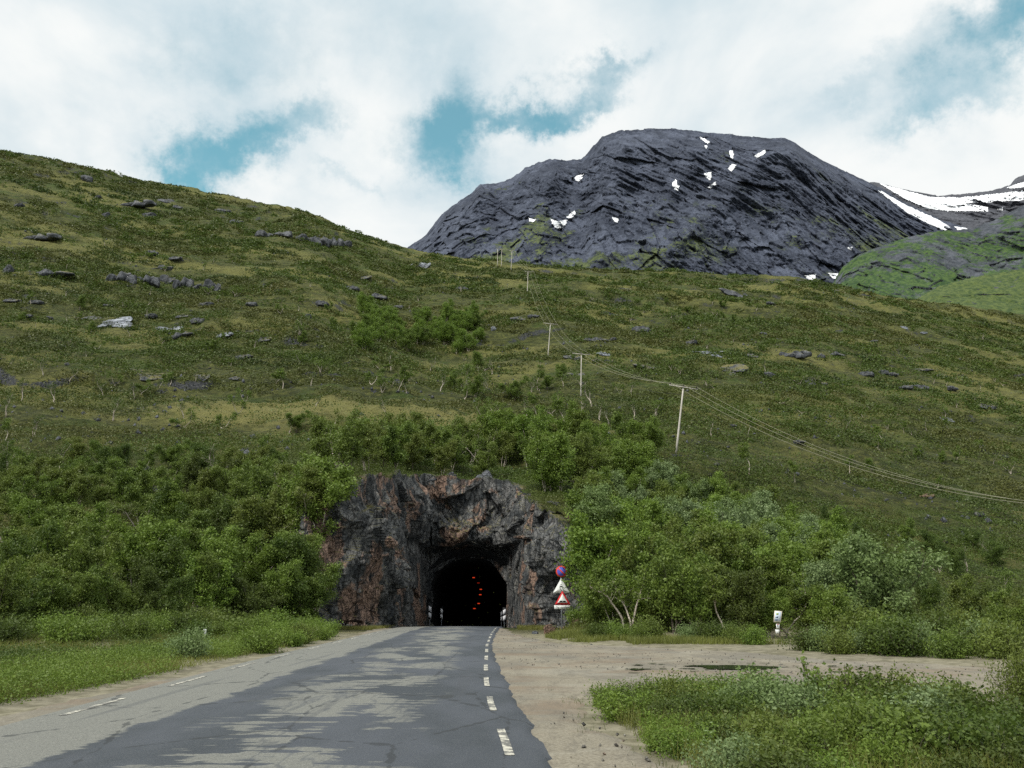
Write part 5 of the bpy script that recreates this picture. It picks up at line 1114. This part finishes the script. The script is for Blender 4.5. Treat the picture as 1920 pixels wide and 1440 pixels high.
x, y = strip(300000, -26, -6.5, 9, 56, lambda x, y: free(x, y) & (x < x_ledge(y) - .6) & (x > -.78 * y - 1) & (fbm(x / 1.6, y / 1.6, None, 3, 14) + rg.normal(0, .25, len(x)) > -.15 - .9 * np.exp(-((x - x_ledge(y) + 2.6) / 1.6) ** 2)))
blades('grass', x, y, rg.uniform(.05, .26, len(x)) * (1 - .6 * lowmask(x, y)) * (1 + .8 * np.clip(fbm(x / 2.2, y / 2.2, None, 3, 15), -.6, 1)), M['grass'], 'bright green grass along the left verge of the road', .013)
cover('herbs', 15000, lambda n: 10 + 44 * u01(n) ** 1.1, lambda y: x_ledge(y) - 1.2 - 3.6 * u01(len(y)) ** 1.3, .024, M['lush_leaf'], 'bright leafy herbs growing in the verge beside the left edge line', lambda x, y: free(x, y) & (fbm(x / 1.5, y / 2.5, None, 3, 33) > -.25), 16, .14, .34, .6)
cover('dark_herbs', 16000, lambda n: 13 + 42 * u01(n) ** 1.1, lambda y: x_ledge(y) - 3.2 - 12 * u01(len(y)), .03, M['dark_leaf'], 'darker mixed herbs between the verge and the left thicket', lambda x, y: free(x, y) & (fbm(x / 2.2, y / 3, None, 3, 34) > -.05), 16, .18, .3, .6)
x, y = strip(260000, 1, 34, 34, 58, lambda x, y: free(x, y) & (x < .78 * y + 1) & (dpoly(GRAV, x, y) < 5.5) & (fbm(x / 1.4, y / 1.4, None, 3, 16) > -.25))
blades('grass', x, y, rg.uniform(.10, .36, len(x)) * (1 - .6 * lowmask(x, y)), M['grass'], 'grass along the far edge of the gravel lot', .018)
x, y = strip(120000, 0, 16, 6, 17.5, lambda x, y: inpoly(IS, x, y) & (fbm(x / .9, y / .9, None, 3, 18) > -.3))
blades('grass', x, y, rg.uniform(.08, .36, len(x)), M['grass'], 'tall grass among the shrubs of the near patch', .008)
k_ = rg.integers(0, len(S), 30000); o_ = rg.uniform(-.1, 4.0, 30000) ** 1.0
near_ = o_ < 1.7; x = np.where(near_, last[k_, 0] + nx[k_] * np.maximum(o_ - .1, -.1), lx[k_] + nx[k_] * (o_ + .6)); y = np.where(near_, last[k_, 1] + ny[k_] * np.maximum(o_ - .1, -.1), ly[k_] + ny[k_] * (o_ + .6))
zk = np.where(near_, np.maximum(last[k_, 2] - .12, Hs(x, y) * 0 + last[k_, 2] - .12 - .05 * o_), Hs(x, y)); keep_ = fbm(x / 1.6, y / 1.6, None, 3, 55) + .4 > rg.uniform(0, .6, len(x)); x, y, zk = x[keep_], y[keep_], zk[keep_]
blades('grass', x, y, rg.uniform(.12, .45, len(x)), M['under'], 'rough grass along the rim above the rock face', .03, zk)
x, y = strip(9000, -1, 8, 6, 20, lambda x, y: inpoly(GRAV, x, y) & (dpoly(IS, x, y) < 2.2) & (fbm(x / .5, y / .5, None, 3, 20) > .18) & (x > x_redge(y) + .5))
blades('grass', x, y, rg.uniform(.03, .12, len(x)), M['heath_leaf'], 'sparse withered tufts on the gravel beside the near patch', .008)
x, y = strip(60000, -13, 8, 56, 66, lambda x, y: (free(x, y) | (inpoly(CUT, x, y) & ((x < x_ledge(y) - .8) | (x > x_redge(y) + 1.2)))) & (fbm(x / 1.2, y / 1.2, None, 3, 24) > -.1))
blades('grass', x, y, rg.uniform(.08, .3, len(x)), M['grass'], 'grass at the foot of the rock face beside the road', .02)

for pl_ in list(TP.values()) + list(SP.values()):       # kinds drawn but never planted
    for p_ in pl_:
        try:
            if 'label' not in p_[0].keys():
                for o in p_[::-1]: bpy.data.objects.remove(o)
        except ReferenceError: pass
